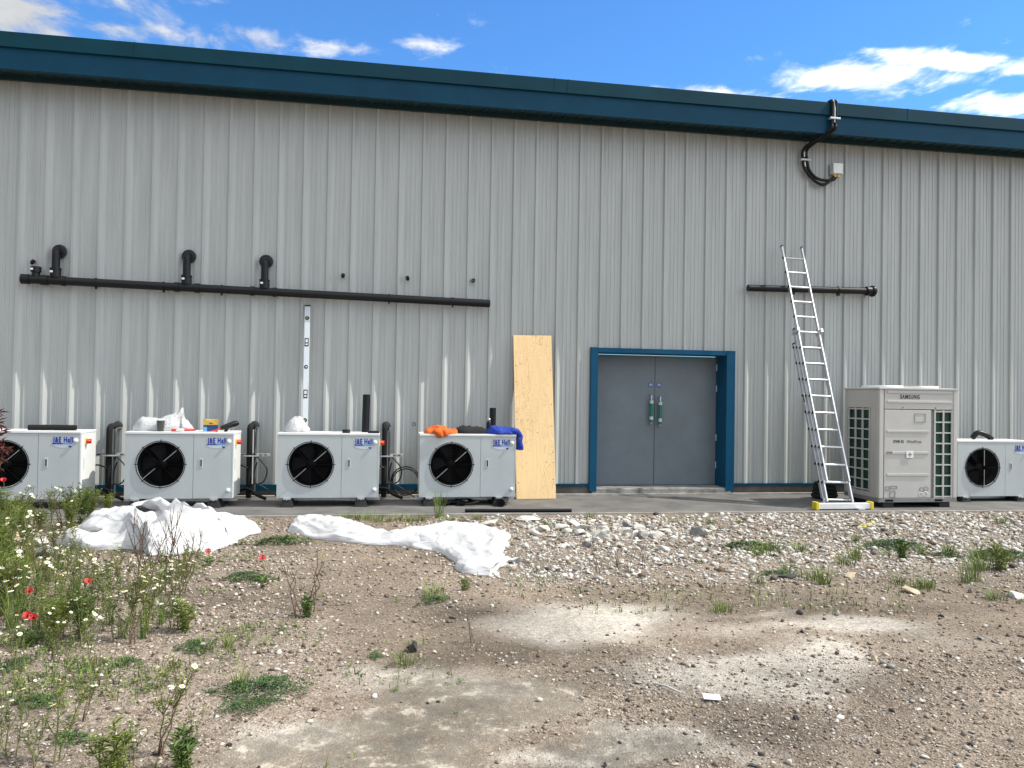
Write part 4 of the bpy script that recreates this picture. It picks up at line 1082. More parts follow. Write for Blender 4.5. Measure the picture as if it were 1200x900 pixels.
g = lambda px, py: (spot(px, py).x, spot(px, py).y)
mb = MB()
crumple(mb, [(*g(72, 636), .04, .03), (*g(90, 636), .14, .10), (*g(106, 638), .17, .09), (*g(120, 638), .24, .07), (*g(134, 636), .62, .16), (*g(150, 634), .80, .19), (*g(172, 632), .86, .13), (*g(196, 630), .80, .20), (*g(208, 628), .78, .26), (*g(222, 626), .66, .13), (*g(248, 622), .50, .10), (*g(268, 618), .36, .08), (*g(278, 617), .24, .04)],
        m_sheet, 220, 100, .085, 2.3, 3.0, .45)
o = mb.build('plastic_sheeting'); tag(o, 'large heap of crumpled white sheeting in the weeds before the cup condenser', 'sheeting')
mb = MB()
crumple(mb, [(*g(357, 615), .16, .05), (*g(372, 618), .34, .07), (*g(400, 626), .30, .06), (*g(435, 631), .24, .05), (*g(462, 632), .25, .055), (*g(495, 631), .36, .08), (*g(525, 630), .50, .10), (*g(543, 634), .46, .09), (*g(556, 646), .26, .05), (*g(566, 658), .24, .045), (*g(576, 662), .30, .04), (*g(583, 663), .26, .02)],
        m_sheet, 220, 100, .05, 2.6, 11.0, .34)
o = mb.build('plastic_sheeting'); tag(o, 'long twisted white sheeting lying on bare gravel before the right hand condensers', 'sheeting')
mb = MB(); crumple(mb, [(-3.09, -.72, .10, .06), (-3.0, -.72, .16, .15), (-2.85, -.72, .17, .145), (-2.7, -.72, .17, .175), (-2.58, -.70, .13, .245), (-2.535, -.70, .07, .27), (-2.50, -.70, .10, .13), (-2.42, -.72, .08, .04)], m_bag, 90, 40, .030, 7, 5, .2, LID)
o = mb.build('white_bag'); tag(o, 'crumpled white bag with a peaked corner behind the grey cup', 'bag')
mb = MB(); crumple(mb, [(-1.265, -.76, .05, .05), (-1.22, -.76, .13, .11), (-1.13, -.76, .15, .18), (-1.06, -.76, .15, .18), (-.99, -.77, .12, .10), (-.94, -.77, .06, .04)], m_bag, 70, 40, .026, 8, 9, .2, LID)
o = mb.build('white_bag'); tag(o, 'small rounded white bag at the foot of the spirit level', 'bag')
def garment(name, st, mat, label, cat, seed, hang=()):
    mb = MB(); crumple(mb, st, mat, 100, 56, .034, 7, seed, .25, LID)
    for pts, r, m2 in hang:
        n0 = len(mb.v); mb.tube(smooth_path(pts, 6), [v.x for v in smooth_path([(q, 0, 0) for q in r], 6)], m2, 16)
        for i in range(n0, len(mb.v)):
            p = Vector(mb.v[i]); q = noise.noise_vector(p*14+Vector((seed, 0, 0)))*.022; mb.v[i] = tuple(p+q)
    o = mb.build(name); return tag(o, label, cat)
garment('hi_vis_vest', [(.55, -.86, .05, .03), (.60, -.86, .16, .06), (.70, -.86, .18, .085), (.78, -.87, .18, .09), (.88, -.88, .17, .06), (.97, -.87, .10, .05), (1.01, -.87, .03, .02)], m_orange, 'bright orange work vest bundled on the condenser lid', 'clothing', 2,
        [([(.68, -1.0, LID+.02), (.72, -1.055, LID+.022), (.75, -1.075, LID-.01), (.76, -1.077, LID-.05)], [.03, .05, .055, .02], m_orange), ([(.82, -1.0, LID+.02), (.82, -1.06, LID+.016), (.81, -1.075, LID-.03)], [.03, .045, .02], m_orange)])
garment('jacket', [(.97, -.76, .05, .03), (1.03, -.78, .13, .08), (1.12, -.78, .15, .085), (1.24, -.80, .15, .08), (1.34, -.82, .13, .07), (1.41, -.82, .06, .04)], m_blackfab, 'black jacket bundled between the orange vest and the blue jacket', 'clothing', 6)
garment('jacket', [(1.36, -.88, .04, .03), (1.43, -.87, .13, .08), (1.52, -.87, .18, .09), (1.62, -.87, .18, .075), (1.72, -.87, .17, .075), (1.79, -.87, .15, .03)], m_bluefab, 'royal blue jacket slumped over the corner of the condenser lid', 'clothing', 13,
        [([(1.66, -.99, LID+.03), (1.75, -1.01, LID+.035), (1.806, -1.01, LID-.01), (1.815, -1.01, LID-.10), (1.812, -1.01, LID-.20)], [.05, .055, .05, .045, .035], m_bluefab),
         ([(1.70, -.90, LID+.03), (1.77, -.9, LID+.03), (1.812, -.90, LID-.01), (1.818, -.90, LID-.12)], [.04, .045, .045, .03], m_blackfab)])

# ------------------------------------------------------------------ single stones and litter
def rock(name, px, py, r, mat, label, cat='stone', group=None, seed=0, flat=.6):
    V, F = stone_proto(seed+100, 2, flat)
    x, y = g(px, py); rs = random.Random(seed); a = rs.uniform(0, 6.28)
    R = np.array(Matrix.Rotation(a, 3, 'Z') @ Matrix.Rotation(rs.uniform(-.3, .3), 3, 'X'))
    V = (V*r) @ R.T
    me = bpy.data.meshes.new(name); me.from_pydata([tuple(map(float, v)) for v in V], [], [list(map(int, f)) for f in F]); me.materials.append(mat)
    o = link(name, me); o.location = (x, y, gz(x, y)+r*flat*.42); return tag(o, label, cat, group)
rs = random.Random(77)
L1 = 'pale angular chunk of broken concrete in the rubble strip before the plywood and door'; G1 = 'rubble chunks before the door'
for i, (px, py, r) in enumerate([(628, 627, .10), (640, 623, .12), (655, 621, .13), (666, 624, .10), (661, 629, .08), (676, 627, .09), (690, 630, .09), (704, 630, .17), (718, 631, .11), (732, 624, .11), (743, 630, .13), (754, 631, .10), (764, 629, .15), (772, 626, .09), (748, 620, .12), (760, 618, .10), (735, 618, .09),
                               (720, 620, .10), (708, 622, .09), (695, 621, .10), (684, 620, .11), (672, 618, .09), (778, 622, .08), (648, 629, .07), (700, 636, .08), (688, 641, .07), (672, 640, .06), (660, 640, .07), (697, 648, .07), (646, 634, .06), (745, 636, .07), (728, 638, .06), (756, 637, .06), (712, 640, .06), (790, 632, .07), (800, 630, .06)]):
    rock('rubble_chunk', px, py, r*rs.uniform(.75, 1.1), m_stone_w if rs.random() < .92 else m_stone_g, L1, 'stone', G1, i, rs.uniform(.4, .65))
rock('stone', 821, 627, .115, m_stone_g, 'upright dark grey stone at the right end of the rubble strip', seed=51, flat=.85)
rock('stone', 779, 646, .085, m_stone_w, 'lone rounded pale stone just below the rubble strip', seed=52)
rock('stone', 575, 613, .16, m_stone_w, 'flat white stone slab behind the end of the twisted sheeting', seed=53, flat=.28)
rock('stone', 617, 609, .17, m_stone_w, 'flat pale stone slab by the end of the long thin pipe', seed=54, flat=.3)
rock('stone', 1070, 694, .085, m_stone_t, 'flat cream stone in the gravel below the heat pump', seed=55, flat=.4)
rock('stone', 922, 676, .085, m_stone_d, 'flat dark stone among the tufts right of the door', seed=56, flat=.35)
rock('stone', 997, 674, .085, m_stone_t, 'tan stone in the gravel below the ladder foot', seed=57, flat=.35)
rock('stone', 1192, 697, .08, m_stone_w, 'pale flat stone at the right edge of the photo', seed=58, flat=.4)
rock('stone', 12, 640, .24, m_stone_t, 'big tan boulder among the weeds at the left edge', seed=59, flat=.6)
rock('stone', 49, 637, .12, m_stone_w, 'white rounded stone left of the crumpled heap of sheeting', seed=60, flat=.75)
rock('stone', 54, 652, .12, m_stone_g, 'bluish grey stone just below the white rounded stone', seed=61, flat=.7)
rock('stone', 30, 646, .16, m_stone_t, 'flat cream stone between the tan boulder and the white rounded stone', seed=62, flat=.3)
L2 = 'small dark clod lying loose on the bare dirt'; G2 = 'dark clods on the dirt'
for i, (px, py, r) in enumerate([(752, 806, .018), (862, 806, .022), (626, 667, .04), (655, 666, .05), (647, 665, .045), (502, 820, .018), (470, 818, .014), (712, 744, .03), (740, 715, .02), (745, 717, .018), (938, 719, .05), (966, 725, .035), (940, 740, .04), (1103, 722, .04), (1105, 690, .05), (1136, 692, .04), (514, 818, .02), (780, 882, .02), (724, 882, .02), (726, 862, .02), (709, 892, .03), (303, 891, .02), (840, 820, .015), (1138, 866, .035), (1082, 862, .03), (1010, 745, .03), (1070, 797, .02), (932, 838, .04), (875, 793, .02), (982, 794, .02), (268, 868, .03)]):
    rock('clod', px, py, r*.6, m_stone_d, L2, 'clod', G2, 200+i, rs.uniform(.5, .8))
L3 = 'row of small flat stones on the bare patch right of centre'; 
L4 = 'small pale stone lying loose on the brown dirt'; G4 = 'small pale stones on the dirt'
for i, (px, py, r) in enumerate([(1024, 771, .05), (1034, 775, .045), (1042, 779, .05), (1022, 766, .04), (1067, 816, .035), (1116, 823, .03), (1132, 822, .03), (1149, 747, .05), (1196, 774, .05), (1076, 826, .03), (1092, 853, .03), (1137, 852, .03), (1007, 862, .04), (1075, 888, .03), (1125, 893, .03), (883, 892, .03), (980, 840, .03), (700, 706, .03), (662, 663, .05), (690, 665, .04), (1138, 775, .03), (982, 720, .05), (1082, 880, .03), (636, 773, .02), (800, 775, .014)]):
    rock('stone', px, py, r*.65, rs.choice([m_stone_w, m_stone_t, m_stone_g]), L4, 'stone', G4, 300+i, rs.uniform(.4, .65))
rock('clod', 483, 762, .05, m_stone_d, 'black pointed lump just above the low grass tuft in the middle', 'clod', seed=71, flat=1.0)
for i, (px, py) in enumerate([(1016, 614), (1010, 609), (1019, 616), (1013, 617), (1008, 614), (1022, 611)]):
    rock('painted_stone', px, py, .045, m_spray, 'gravel stone sprayed yellow just below the ladder stabiliser', 'stone', 'yellow sprayed stones', 400+i, .4)
x, y = g(834, 817)
mb = MB(); mb.box((-.042, -.022, 0), (.042, .022, .004), m_white, .001); o = mb.build('paper_scrap', None, (x, y, gz(x, y)+.016)); o.rotation_euler = (.25, .05, -.2); tag(o, 'small white paper scrap on the dirt in the foreground', 'paper')
x, y = g(782, 806)
mb = MB(); mb.tube([(-.05, .075, 0), (0, .005, .006), (.045, -.07, 0)], .005, m_stone_w, 6); o = mb.build('stick', None, (x, y, gz(x, y)+.012)); tag(o, 'thin pale stick lying left of the paper scrap', 'stick')
x, y = g(478, 748)

# ------------------------------------------------------------------ weeds
def stem(mb, pts, r0, r1, mat):
    n = len(pts); mb.tube(pts, [r0+(r1-r0)*i/(n-1) for i in range(n)], mat, 4, False)
def blade(mb, p, az, L_, w, lean, mat, segs=4):
    d = Vector((math.cos(az), math.sin(az), 0)); s = Vector((-d.y, d.x, 0)); vs = []
    for i in range(segs+1):
        t = i/segs; c = p+d*(L_*lean*t*t)+Vector((0, 0, L_*(t-.35*lean*t*t)))
        ww = w*(1-t)**.7*.5
        if i < segs: vs += [c-s*ww, c+s*ww]
        else: vs += [c]
    fs = [[2*i, 2*i+1, 2*i+3, 2*i+2] for i in range(segs-1)]+[[2*segs-2, 2*segs-1, 2*segs]]
    mb.add(vs, fs, mat)
def leaf(mb, p, d, L_, w, mat):
    d = d.normalized(); s = d.cross(Vector((0, 0, 1)));
    if s.length < .01: s = Vector((1, 0, 0))
    s.normalize(); u = s.cross(d)
    mid = p+d*L_*.5+u*L_*.10; tip = p+d*L_-u*L_*.04
    mb.add([p, mid+s*w*.5, tip, mid-s*w*.5], [[0, 1, 2], [0, 2, 3]], mat)
def head_mesh(petal, cent, r, n, dome=.35):
    mb = MB()
    for k in range(n):
        a = 2*PI*k/n; da = PI/n*.86
        mb.add([(r*.25*math.cos(a), r*.25*math.sin(a), .0), (r*.85*math.cos(a-da), r*.85*math.sin(a-da), r*.10), (r*math.cos(a), r*math.sin(a), r*.05), (r*.85*math.cos(a+da), r*.85*math.sin(a+da), r*.10)], [[0, 1, 2, 3]], petal)
    mb.lathe([(r*dome, .0), (r*dome*.9, r*.16), (r*dome*.4, r*.26), (0, r*.28)], cent, 8)
    return mb
_h = head_mesh(m_petal, m_cent, .0165, 11).build('flower_head'); HEAD = _h.data; bpy.data.objects.remove(_h)
def poppy_mesh():
    mb = MB(); rs = random.Random(1)
    for k in range(5):
        a = 2*PI*k/5; vs = []
        for i in range(4):
            t = i/3
            for j in range(4):
                b = a+(j/3-.5)*1.5*(.4+.6*t); rr = .034*t*(1+.1*rs.uniform(-1, 1)); vs.append((rr*math.cos(b), rr*math.sin(b), .024*t**.6+.006*rs.uniform(-1, 1)*t))
        mb.add(vs, [[i*4+j, i*4+j+1, (i+1)*4+j+1, (i+1)*4+j] for i in range(3) for j in range(3)], m_poppy, True)
    mb.lathe([(0, .014), (.007, .012), (.005, 0)], m_dark, 8)
    mb.v = [(a*.72, b*.72, c*.9) for a, b, c in mb.v]
    return mb
_h = poppy_mesh().build('flower_head'); POPPY = _h.data; bpy.data.objects.remove(_h)

def weed(name, seed, height, nst, spread, nb, leafmat, stemmat, heads, leafn=10, leafL=.035, leafw=.008, low=.25, headmesh=None):
    """branching herb: stems and leaves in one part, every flower head a part"""
    rs = random.Random(seed); root = thing(name, 'weed', 'plant')
    mb = MB(); tips = []
    for k in range(nst):
        az = rs.uniform(0, 6.28); h = height*rs.uniform(.65, 1.05); sp = spread*rs.uniform(.2, 1)
        b0 = Vector((rs.gauss(0, .018), rs.gauss(0, .018), 0))
        pts = [b0+Vector((math.cos(az)*sp*t**1.3+rs.gauss(0, .006), math.sin(az)*sp*t**1.3+rs.gauss(0, .006), h*t-.01)) for t in (0, .2, .4, .6, .8, 1)]
        stem(mb, pts, .0042, .0018, stemmat); tips.append((pts[-1], pts[-1]-pts[-2]))
        def foliage(P, n, lo):
            for _ in range(n):
                t = lo+(1-lo)*rs.random(); i = min(int(t*(len(P)-1)), len(P)-2); q = P[i].lerp(P[i+1], t*(len(P)-1)-i)
                a = rs.uniform(0, 6.28); up = rs.uniform(.1, .9)
                L_ = leafL*rs.uniform(.6, 1.4)
                d = Vector((math.cos(a), math.sin(a), up))
                leaf(mb, q, d, L_, leafw*rs.uniform(.7, 1.3), leafmat)
                if leafw < .006:
                    for _k in range(2): leaf(mb, q+d.normalized()*L_*.4, d+Vector((rs.uniform(-.8, .8), rs.uniform(-.8, .8), .2)), L_*.5, leafw*.8, leafmat)
        foliage(pts, leafn, low)
        for j in range(nb):
            t = rs.uniform(.3, .85); i = int(t*5); q = pts[i].lerp(pts[i+1], t*5-i); a = rs.uniform(0, 6.28); bl = h*rs.uniform(.18, .42)
            P = [q+Vector((math.cos(a)*bl*.45*s, math.sin(a)*bl*.45*s, bl*s*(.6+.4*s))) for s in (0, .35, .7, 1)]
            stem(mb, P, .0024, .0013, stemmat); tips.append((P[-1], P[-1]-P[-2])); foliage(P, max(2, leafn//3), .1)
    mb.build('stems', root)
    rs.shuffle(tips)
    for p, d in tips[:heads]:
        o = link('flower_head', headmesh or HEAD, root); o.location = p
        q = (d.normalized()+Vector((rs.uniform(-.5, .5), rs.uniform(-.8, .2), .3))).to_track_quat('Z', 'Y'); o.rotation_euler = q.to_euler(); o.scale = (rs.uniform(.7, 1.1),)*3
    return root
def tuft(seed, n, L_, w, spread, mats, lean=.6):
    rs = random.Random(seed); mb = MB()
    for _ in range(n):
        a = rs.uniform(0, 6.28); r = spread*math.sqrt(rs.random())
        blade(mb, Vector((r*math.cos(a), r*math.sin(a), -.005)), a+rs.uniform(-1, 1), L_*rs.uniform(.5, 1.15), w*rs.uniform(.7, 1.2), lean*rs.uniform(.2, 1.3), rs.choice(mats))
    return mb
def mat_plant(seed, n, rx, ry, h, mats, lf=.022):
    rs = random.Random(seed); mb = MB()
    for _ in range(n):
        a = rs.uniform(0, 6.28); r = rs.random()**.62; k = 1+.55*noise.noise(Vector((math.cos(a)*1.5, math.sin(a)*1.5, seed)))
        x, y = rx*r*k*math.cos(a), ry*r*k*math.sin(a)
        if noise.noise(Vector((x*9, y*9, seed)))+.55*(1-r) < rs.uniform(-.05, .25): continue
        z = h*(1-r*r)*(.3+.7*rs.random())+.004
        b = rs.uniform(0, 6.28); leaf(mb, Vector((x, y, z)), Vector((math.cos(b), math.sin(b), rs.uniform(-.1, .9))), lf*rs.uniform(.6, 1.4), lf*.55*rs.uniform(.7, 1.2), rs.choice(mats))
    return mb

class Kind:
    def __init__(self, proto): self.p = proto; self.used = False
    def put(self, px, py, label, group, scale=1.0, rot=0.0):
        x, y = g(px, py); loc = (x, y, gz(x, y) if y < edge_y(x) else 0)
        if not self.used:
            self.used = True; self.p.location = loc; self.p.rotation_euler = (0, 0, rot); self.p.scale = (scale,)*3; self.p['label'] = label; self.p['group'] = group; return self.p
        return dup(self.p, loc, rot, label, scale, group)
def one(mb, name, cat):
    o = mb.build(name); o['category'] = cat; return Kind(o)
rs = random.Random(99)
D = [Kind(weed('daisy_weed', 100+i, h, n, sp, nb, lm, sm, hd, ln, .030, .0045)) for i, (h, n, sp, nb, lm, sm, hd, ln) in enumerate([
    (.42, 3, .16, 5, m_leaf, m_stem, 5, 16), (.46, 2, .13, 6, m_leaf_y, m_stem, 4, 18), (.38, 4, .20, 4, m_leaf, m_stem, 7, 14), (.34, 3, .14, 4, m_leaf_y, m_stem_dry, 5, 16)])]
GA = 'daisy weeds in the left foreground'; LA = 'spindly daisy weed with a few white flowers in the near left gravel'
for px, py, k, s in [(68, 890, 1, .95), (186, 882, 3, 1.0), (38, 897, 0, .6), (150, 893, 2, .5), (10, 884, 2, .7), (98, 842, 3, .55), (28, 842, 0, .55), (118, 800, 3, .5), (228, 866, 1, .42), (205, 800, 3, .5)]:
    D[k].put(px, py, LA, GA, s, rs.uniform(0, 6))
GB = 'daisy weeds in the middle left patch'; LB = 'taller daisy weed in the crowded patch just below the crumpled heap of sheeting'
for px, py, k, s in [(142, 748, 0, 1.1), (158, 752, 3, 1.2), (176, 738, 1, 1.05), (166, 730, 2, 1.0), (196, 722, 0, .95), (210, 712, 3, 1.0), (216, 700, 1, 1.05), (130, 716, 2, .9), (186, 700, 2, .95), (150, 704, 3, 1.0), (112, 716, 0, .8), (118, 740, 1, .7), (200, 738, 2, .7)]:
    D[k].put(px, py, LB, GB, s, rs.uniform(0, 6))
GC = 'daisy weeds along the left edge'; LC = 'daisy weed in the flowery thicket along the left edge of the photo'
for px, py, k, s in [(8, 742, 0, 1.0), (30, 728, 2, 1.0), (52, 738, 1, .85), (74, 748, 3, .8), (92, 756, 2, .8), (14, 705, 1, 1.1), (40, 700, 3, 1.0), (64, 706, 0, .9), (88, 716, 2, .8), (4, 680, 2, 1.2), (24, 672, 0, 1.1), (48, 676, 3, 1.0), (72, 684, 1, .8), (96, 690, 0, .8), (60, 770, 3, .7), (20, 785, 2, .8), (102, 772, 1, .75), (84, 664, 2, .7), (112, 676, 3, .7), (36, 654, 1, .8), (132, 690, 0, .75), (4, 648, 1, 1.3), (18, 660, 3, 1.2), (28, 644, 1, 1.1), (66, 650, 0, .9), (90, 652, 1, .85), (52, 660, 3, 1.0), (10, 725, 3, 1.1), (45, 715, 1, 1.0), (80, 700, 3, .9), (104, 704, 1, .9), (62, 725, 1, .9)]:
    D[k].put(px, py, LC, GC, s, rs.uniform(0, 6))
for px, py, k, s in [(42, 617, 3, 1.2), (58, 616, 1, 1.25), (72, 618, 3, 1.15), (30, 618, 1, 1.1), (86, 622, 0, 1.0), (14, 616, 3, 1.2)]:
    D[k].put(px, py, 'thin flowering stem rising in front of the door of the leftmost condenser', 'flowering stems before the leftmost condenser', s, rs.uniform(0, 6))
B = [Kind(weed('bushy_weed', 140+i, h, n, .20, 8, lm, m_stem, hd, 30, .042, .0055, .05)) for i, (h, n, lm, hd) in enumerate([(.50, 9, m_leaf, 10), (.40, 10, m_leaf_y, 7), (.46, 8, m_leaf_y, 5)])]
GD = 'bushy weeds before the leftmost condenser'; LD = 'bushy green weed with white flowers standing before the leftmost condenser'
for px, py, k, s in [(96, 616, 0, .95), (82, 620, 2, .8), (106, 612, 2, .9), (4, 622, 1, 1.05), (24, 624, 2, .7), (46, 622, 2, .55), (12, 640, 2, .8), (-14, 628, 0, 1.0), (126, 606, 2, .6), (3, 660, 0, .9), (-12, 690, 1, 1.1), (1, 720, 2, .9), (60, 752, 2, .6), (95, 745, 0, .65), (75, 732, 1, .55)]:
    B[k].put(px, py, LD if py < 645 else 'bushy green weed low on the left edge of the photo', GD if py < 645 else 'bushy weeds at the left edge', s, rs.uniform(0, 6))
S = [Kind(weed('dry_stalk_weed', 170+i, h, n, .10, nb, m_leaf, m_stem_dry, 0, 3, .018, .004, .5)) for i, (h, n, nb) in enumerate([(.55, 3, 7), (.5, 2, 8), (.32, 3, 1)])]
for px, py, k, s in [(162, 690, 0, 1.0), (178, 688, 1, 1.1), (200, 684, 0, 1.0), (212, 682, 1, 1.0), (222, 672, 1, .9), (188, 680, 1, .85)]:
    S[k].put(px, py, 'thin brown branching stalk standing in front of the crumpled heap of sheeting', 'dry stalks before the sheeting', s, rs.uniform(0, 6))
for px, py, k, s in [(348, 722, 2, 1.15), (369, 716, 2, 1.2), (552, 752, 2, .55), (700, 668, 2, .9), (752, 664, 2, .8), (738, 668, 2, .7), (725, 664, 2, .8)]:
    S[k].put(px, py, 'bare upright stalk standing by itself in the open gravel' , 'lone stalks in the open gravel', s, rs.uniform(0, 6))
U = [Kind(weed('leafy_weed', 180+i, h, n, .07, 1, m_leaf if i else m_leaf_y, m_stem, 0, 34, .040, .009, .02)) for i, (h, n) in enumerate([(.20, 7), (.17, 8)])]
for px, py, k, s, l in [(216, 737, 0, 1.0, 'compact leafy weed right of the crowded daisy patch'), (214, 899, 1, .95, 'upright leafy weed at the bottom edge of the photo'), (130, 905, 0, 1.0, 'leafy weed at the bottom edge below the daisies'), (360, 722, 1, .8, 'small leafy weed at the foot of the two lone stalks'), (545, 690, 0, .5, 'tiny leafy weed below the bend of the twisted sheeting'), (1058, 656, 1, 1.1, 'bright green leafy weed below the right side of the heat pump'), (1172, 668, 0, 1.2, 'dark leafy weed in the stones below the rightmost condenser')]:
    U[k].put(px, py, l, 'leafy weeds in the yard', s, rs.uniform(0, 6))
T = [one(tuft(200, 46, .17, .007, .05, [m_leaf_y, m_leaf_y, m_leaf]), 'grass_tuft', 'grass'), one(tuft(201, 60, .12, .006, .08, [m_leaf, m_leaf_y]), 'grass_tuft', 'grass'), one(tuft(202, 34, .32, .007, .05, [m_leaf_y, m_leaf], .35), 'grass_tuft', 'grass')]
LT = 'green grass tuft in the stony strip between the door and the right edge'; GT = 'grass tufts in the stony strip'
for px, py, k, s in [(965, 684, 0, 1.1), (953, 678, 1, 1.2), (1002, 654, 0, 1.2), (990, 662, 1, 1.1), (890, 650, 1, 1.2), (905, 644, 1, 1.5), (938, 644, 1, 1.2), (1112, 650, 0, 1.1), (1142, 680, 2, .95), (1132, 682, 2, .8), (1147, 655, 0, 1.4), (1150, 668, 0, 1.3), (1080, 650, 0, .8), (1040, 652, 1, .8), (888, 682, 1, .8), (1078, 690, 1, 1.0), (1090, 688, 0, .8), (1052, 684, 1, .9), (845, 716, 1, .9), (1003, 634, 0, .8), (832, 612, 1, .8), (922, 668, 1, 1.0), (1175, 612, 1, .9), (790, 612, 1, .8), (866, 612, 1, .7), (1165, 700, 1, .9)]:
    T[k].put(px, py, LT, GT, s, rs.uniform(0, 6))
for px, py, k, s, l in [(282, 802, 0, .85, 'yellow green grass tuft beside the dark creeping mat'), (267, 758, 0, .65, 'short grass tuft above the dark creeping mat'), (474, 777, 1, .75, 'low bright grass tuft below the black pointed lump'), (514, 605, 2, 1.25, 'tall grass tuft standing before the clothing condenser'), (508, 697, 1, 1.1, 'wide grass tuft below the middle of the twisted sheeting'), (640, 618, 0, .9, 'lime grass tuft left of the rubble strip'), (692, 606, 0, .8, 'grass tuft at the tarmac edge above the rubble strip'), (200, 632, 1, .0001 or 1, '')][:7]:
    T[k].put(px, py, l, 'single grass tufts', s, rs.uniform(0, 6))
for px, py, s in [(6, 700, 1.0), (16, 690, 1.1), (28, 684, .9), (2, 676, 1.2), (12, 735, .9), (22, 716, 1.0), (48, 690, .8), (34, 660, 1.0), (60, 680, .8), (72, 664, .8), (8, 655, 1.1), (40, 735, .7), (66, 738, .7), (88, 690, .7), (100, 730, .6), (146, 744, .7), (170, 745, .7), (190, 730, .65), (128, 730, .6)]:
    T[2].put(px, py, 'tall thin grass tuft among the daisies on the left side', 'tall grass tufts on the left side', s, rs.uniform(0, 6))
LE = 'short yellowish grass clump along the tarmac edge above the twisted sheeting'
for px, k, s in [(392, 1, .9), (405, 1, 1.1), (418, 0, .8), (430, 1, 1.2), (442, 1, 1.1), (456, 0, .7), (468, 1, 1.0), (482, 1, 1.1), (496, 0, .8), (528, 1, 1.0), (540, 1, .8), (560, 1, .8)]:
    T[k].put(px, 607+rs.uniform(0, 4), LE, 'grass clumps along the tarmac edge', s, rs.uniform(0, 6))
K = [one(mat_plant(300, 1900, .34, .20, .05, [m_leaf_d, m_leaf_d, m_leaf_d, m_leaf]), 'creeping_weed', 'weed'), one(mat_plant(301, 1100, .30, .15, .05, [m_leaf, m_leaf_d], .026), 'creeping_weed', 'weed')]
for px, py, k, s, l in [(312, 806, 0, .78, 'large dark green creeping mat in the left foreground'), (288, 826, 0, .45, 'small dark creeping mat touching the large one'), (330, 636, 1, 1.1, 'flat green weed between the two white sheets'), (300, 682, 1, .7, 'flat weed at the foot of the lone red poppy'), (878, 641, 1, 1.2, 'wide flat green weed right of the rubble strip'), (1050, 640, 0, 1.2, 'dark flat weed behind the bright leafy weed'), (1176, 652, 0, 1.1, 'dark flat weed near the right edge below the rightmost condenser'), (100, 782, 1, .32, 'flat weed among the near left daisies'), (230, 757, 0, .5, 'small dark mat right of the crowded daisy patch'), (14, 778, 0, .4, 'dark mat at the left edge of the photo'), (45, 822, 1, .5, 'small flat weed low at the left edge'), (440, 768, 1, .26, 'tiny flat weed left of the black pointed lump'), (150, 776, 1, .4, 'sprawling flat weed with pale flowers near it'), (1110, 652, 1, .7, 'flat weed between the two tall tufts on the right'), (912, 672, 1, .7, 'flat green weed by the flat dark stone'), (510, 702, 1, .5, 'faded flat weed below the twisted sheeting'), (285, 676, 0, .5, 'dark weed left of the lone red poppy'), (85, 862, 1, .4, 'small flat weed at the foot of the tallest near daisy')]:
    K[k].put(px, py, l, 'creeping weeds in the yard', s, rs.uniform(0, 6) if s < .6 else rs.uniform(-.3, .3))
# poppies
def poppy(px, py, h, label):
    x, y = g(px, py); root = thing('poppy', label, 'flower', (x, y, gz(x, y)), 0, 'red poppies'); mb = MB(); r = random.Random(px)
    P = [Vector((.02*math.sin(3*t), 0, h*t-.01)) for t in (0, .3, .6, 1)]
    stem(mb, P, .003, .002, m_stem)
    for _ in range(14):
        a = r.uniform(0, 6.28); leaf(mb, Vector((0, 0, r.uniform(0, .06))), Vector((math.cos(a), math.sin(a), .5)), .07, .016, m_leaf)
    mb.build('stem', root)
    o = link('flower_head', POPPY, root); o.location = P[-1]; o.rotation_euler = (.75, .2, 0)
for a in [(306, 690, .22, 'lone red poppy in the open gravel between the two white sheets'), (2, 640, .62, 'red poppy in front of the fan of the leftmost condenser'), (33, 722, .18, 'upper of two red poppies in the thicket at the left edge'), (31, 752, .17, 'lower of two red poppies in the thicket at the left edge'), (103, 708, .16, 'red poppy in the flowery thicket below the tail of the sheeting heap'), (243, 664, .13, 'low red poppy just right of the sheeting heap'), (38, 754, .17, 'red poppy close beside the lower one at the left edge')]: poppy(*a)
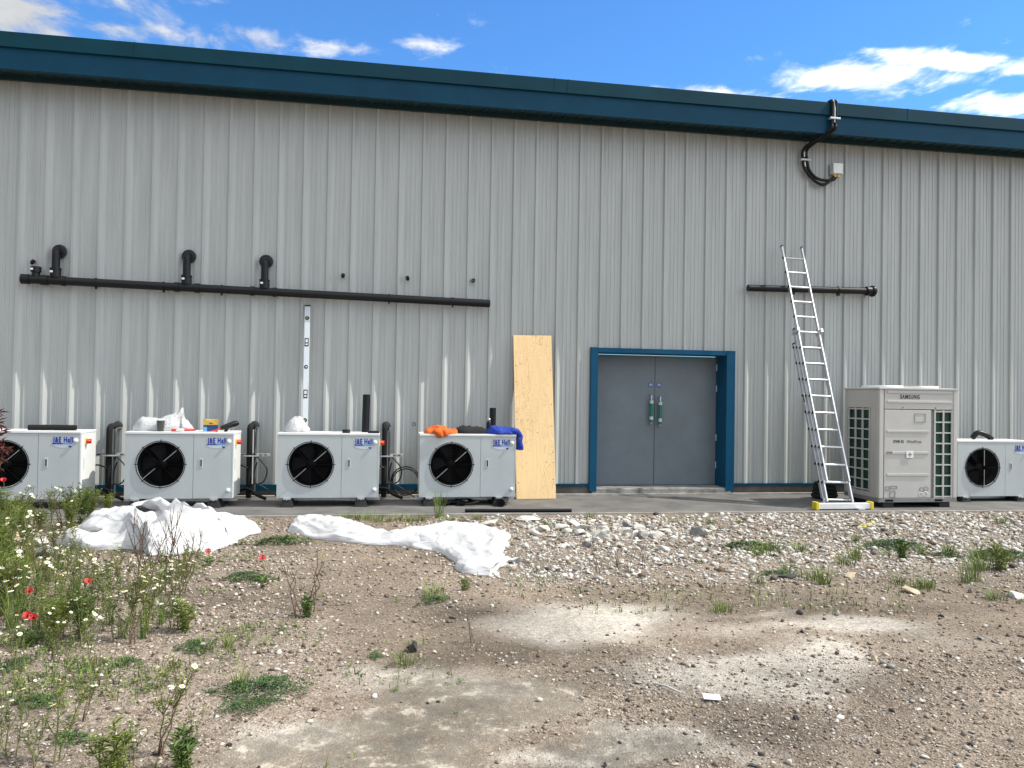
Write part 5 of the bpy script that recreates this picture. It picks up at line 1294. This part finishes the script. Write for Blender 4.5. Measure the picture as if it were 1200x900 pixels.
# tall red leaved weed at the left edge
def redweed():
    x, y = g(-6, 640); root = thing('red_leaved_weed', 'tall weed with drooping dark red leaves at the left edge of the photo', 'plant', (x, y, gz(x, y))); mb = MB(); r = random.Random(3)
    fb = MB()
    for k in range(3):
        P = [Vector((.03*k*t+.02*math.sin(5*t+k), -.02*k*t, (1.28-.16*k)*t)) for t in (0, .25, .5, .75, 1)]
        stem(mb, P, .006, .003, m_stem_dry)
        for _ in range(34):
            t = r.uniform(.70, 1); i = min(3, int(t*4)); q = P[i].lerp(P[i+1], t*4-i); a = r.uniform(0, 6.28)
            leaf(fb, q, Vector((math.cos(a), math.sin(a), r.uniform(-.6, .8))), r.uniform(.06, .13), .022, m_redleaf)
    mb.build('stems', root); fb.build('foliage', root)
redweed()

# short grass and seedlings nobody could count
def ground_green():
    mb = MB(); r = random.Random(41); n = 0
    while n < 1300:
        px = r.uniform(-30, 560); py = r.uniform(606, 900)
        x, y = g(px, py)
        d = (sstep(420, 60, px)*.9*sstep(860, 700, py)+.05)
        d *= sstep(.0, .4, fbm(x, y, 1.5, 4, 31))
        if r.random() > d or y > edge_y(x): continue
        n += 1; z = gz(x, y)
        for _ in range(r.randint(2, 5)):
            p = Vector((x+r.gauss(0, .012), y+r.gauss(0, .012), z))
            if r.random() < .5: blade(mb, p, r.uniform(0, 6.28), r.uniform(.03, .09), .005, r.uniform(.2, .9), r.choice([m_leaf_y, m_leaf, m_stem]), 3)
            else:
                a = r.uniform(0, 6.28); leaf(mb, p+Vector((0, 0, .008)), Vector((math.cos(a), math.sin(a), .5)), r.uniform(.015, .04), .010, r.choice([m_leaf, m_leaf_d, m_leaf_y]))
    n = 0
    while n < 380:
        px = r.uniform(560, 1215); py = r.uniform(604, 720); x, y = g(px, py)
        if y > edge_y(x) or r.random() > sstep(0, .35, fbm(x, y, 1.1, 4, 55)): continue
        n += 1; z = gz(x, y)
        for _ in range(3): blade(mb, Vector((x+r.gauss(0, .015), y+r.gauss(0, .015), z)), r.uniform(0, 6.28), r.uniform(.03, .08), .006, r.uniform(.2, .9), r.choice([m_leaf_y, m_leaf, m_stem]), 3)
    o = mb.build('ground_cover'); tag(o, 'short seedlings and grass blades sprouting between the stones', 'grass', kind='stuff')
ground_green()
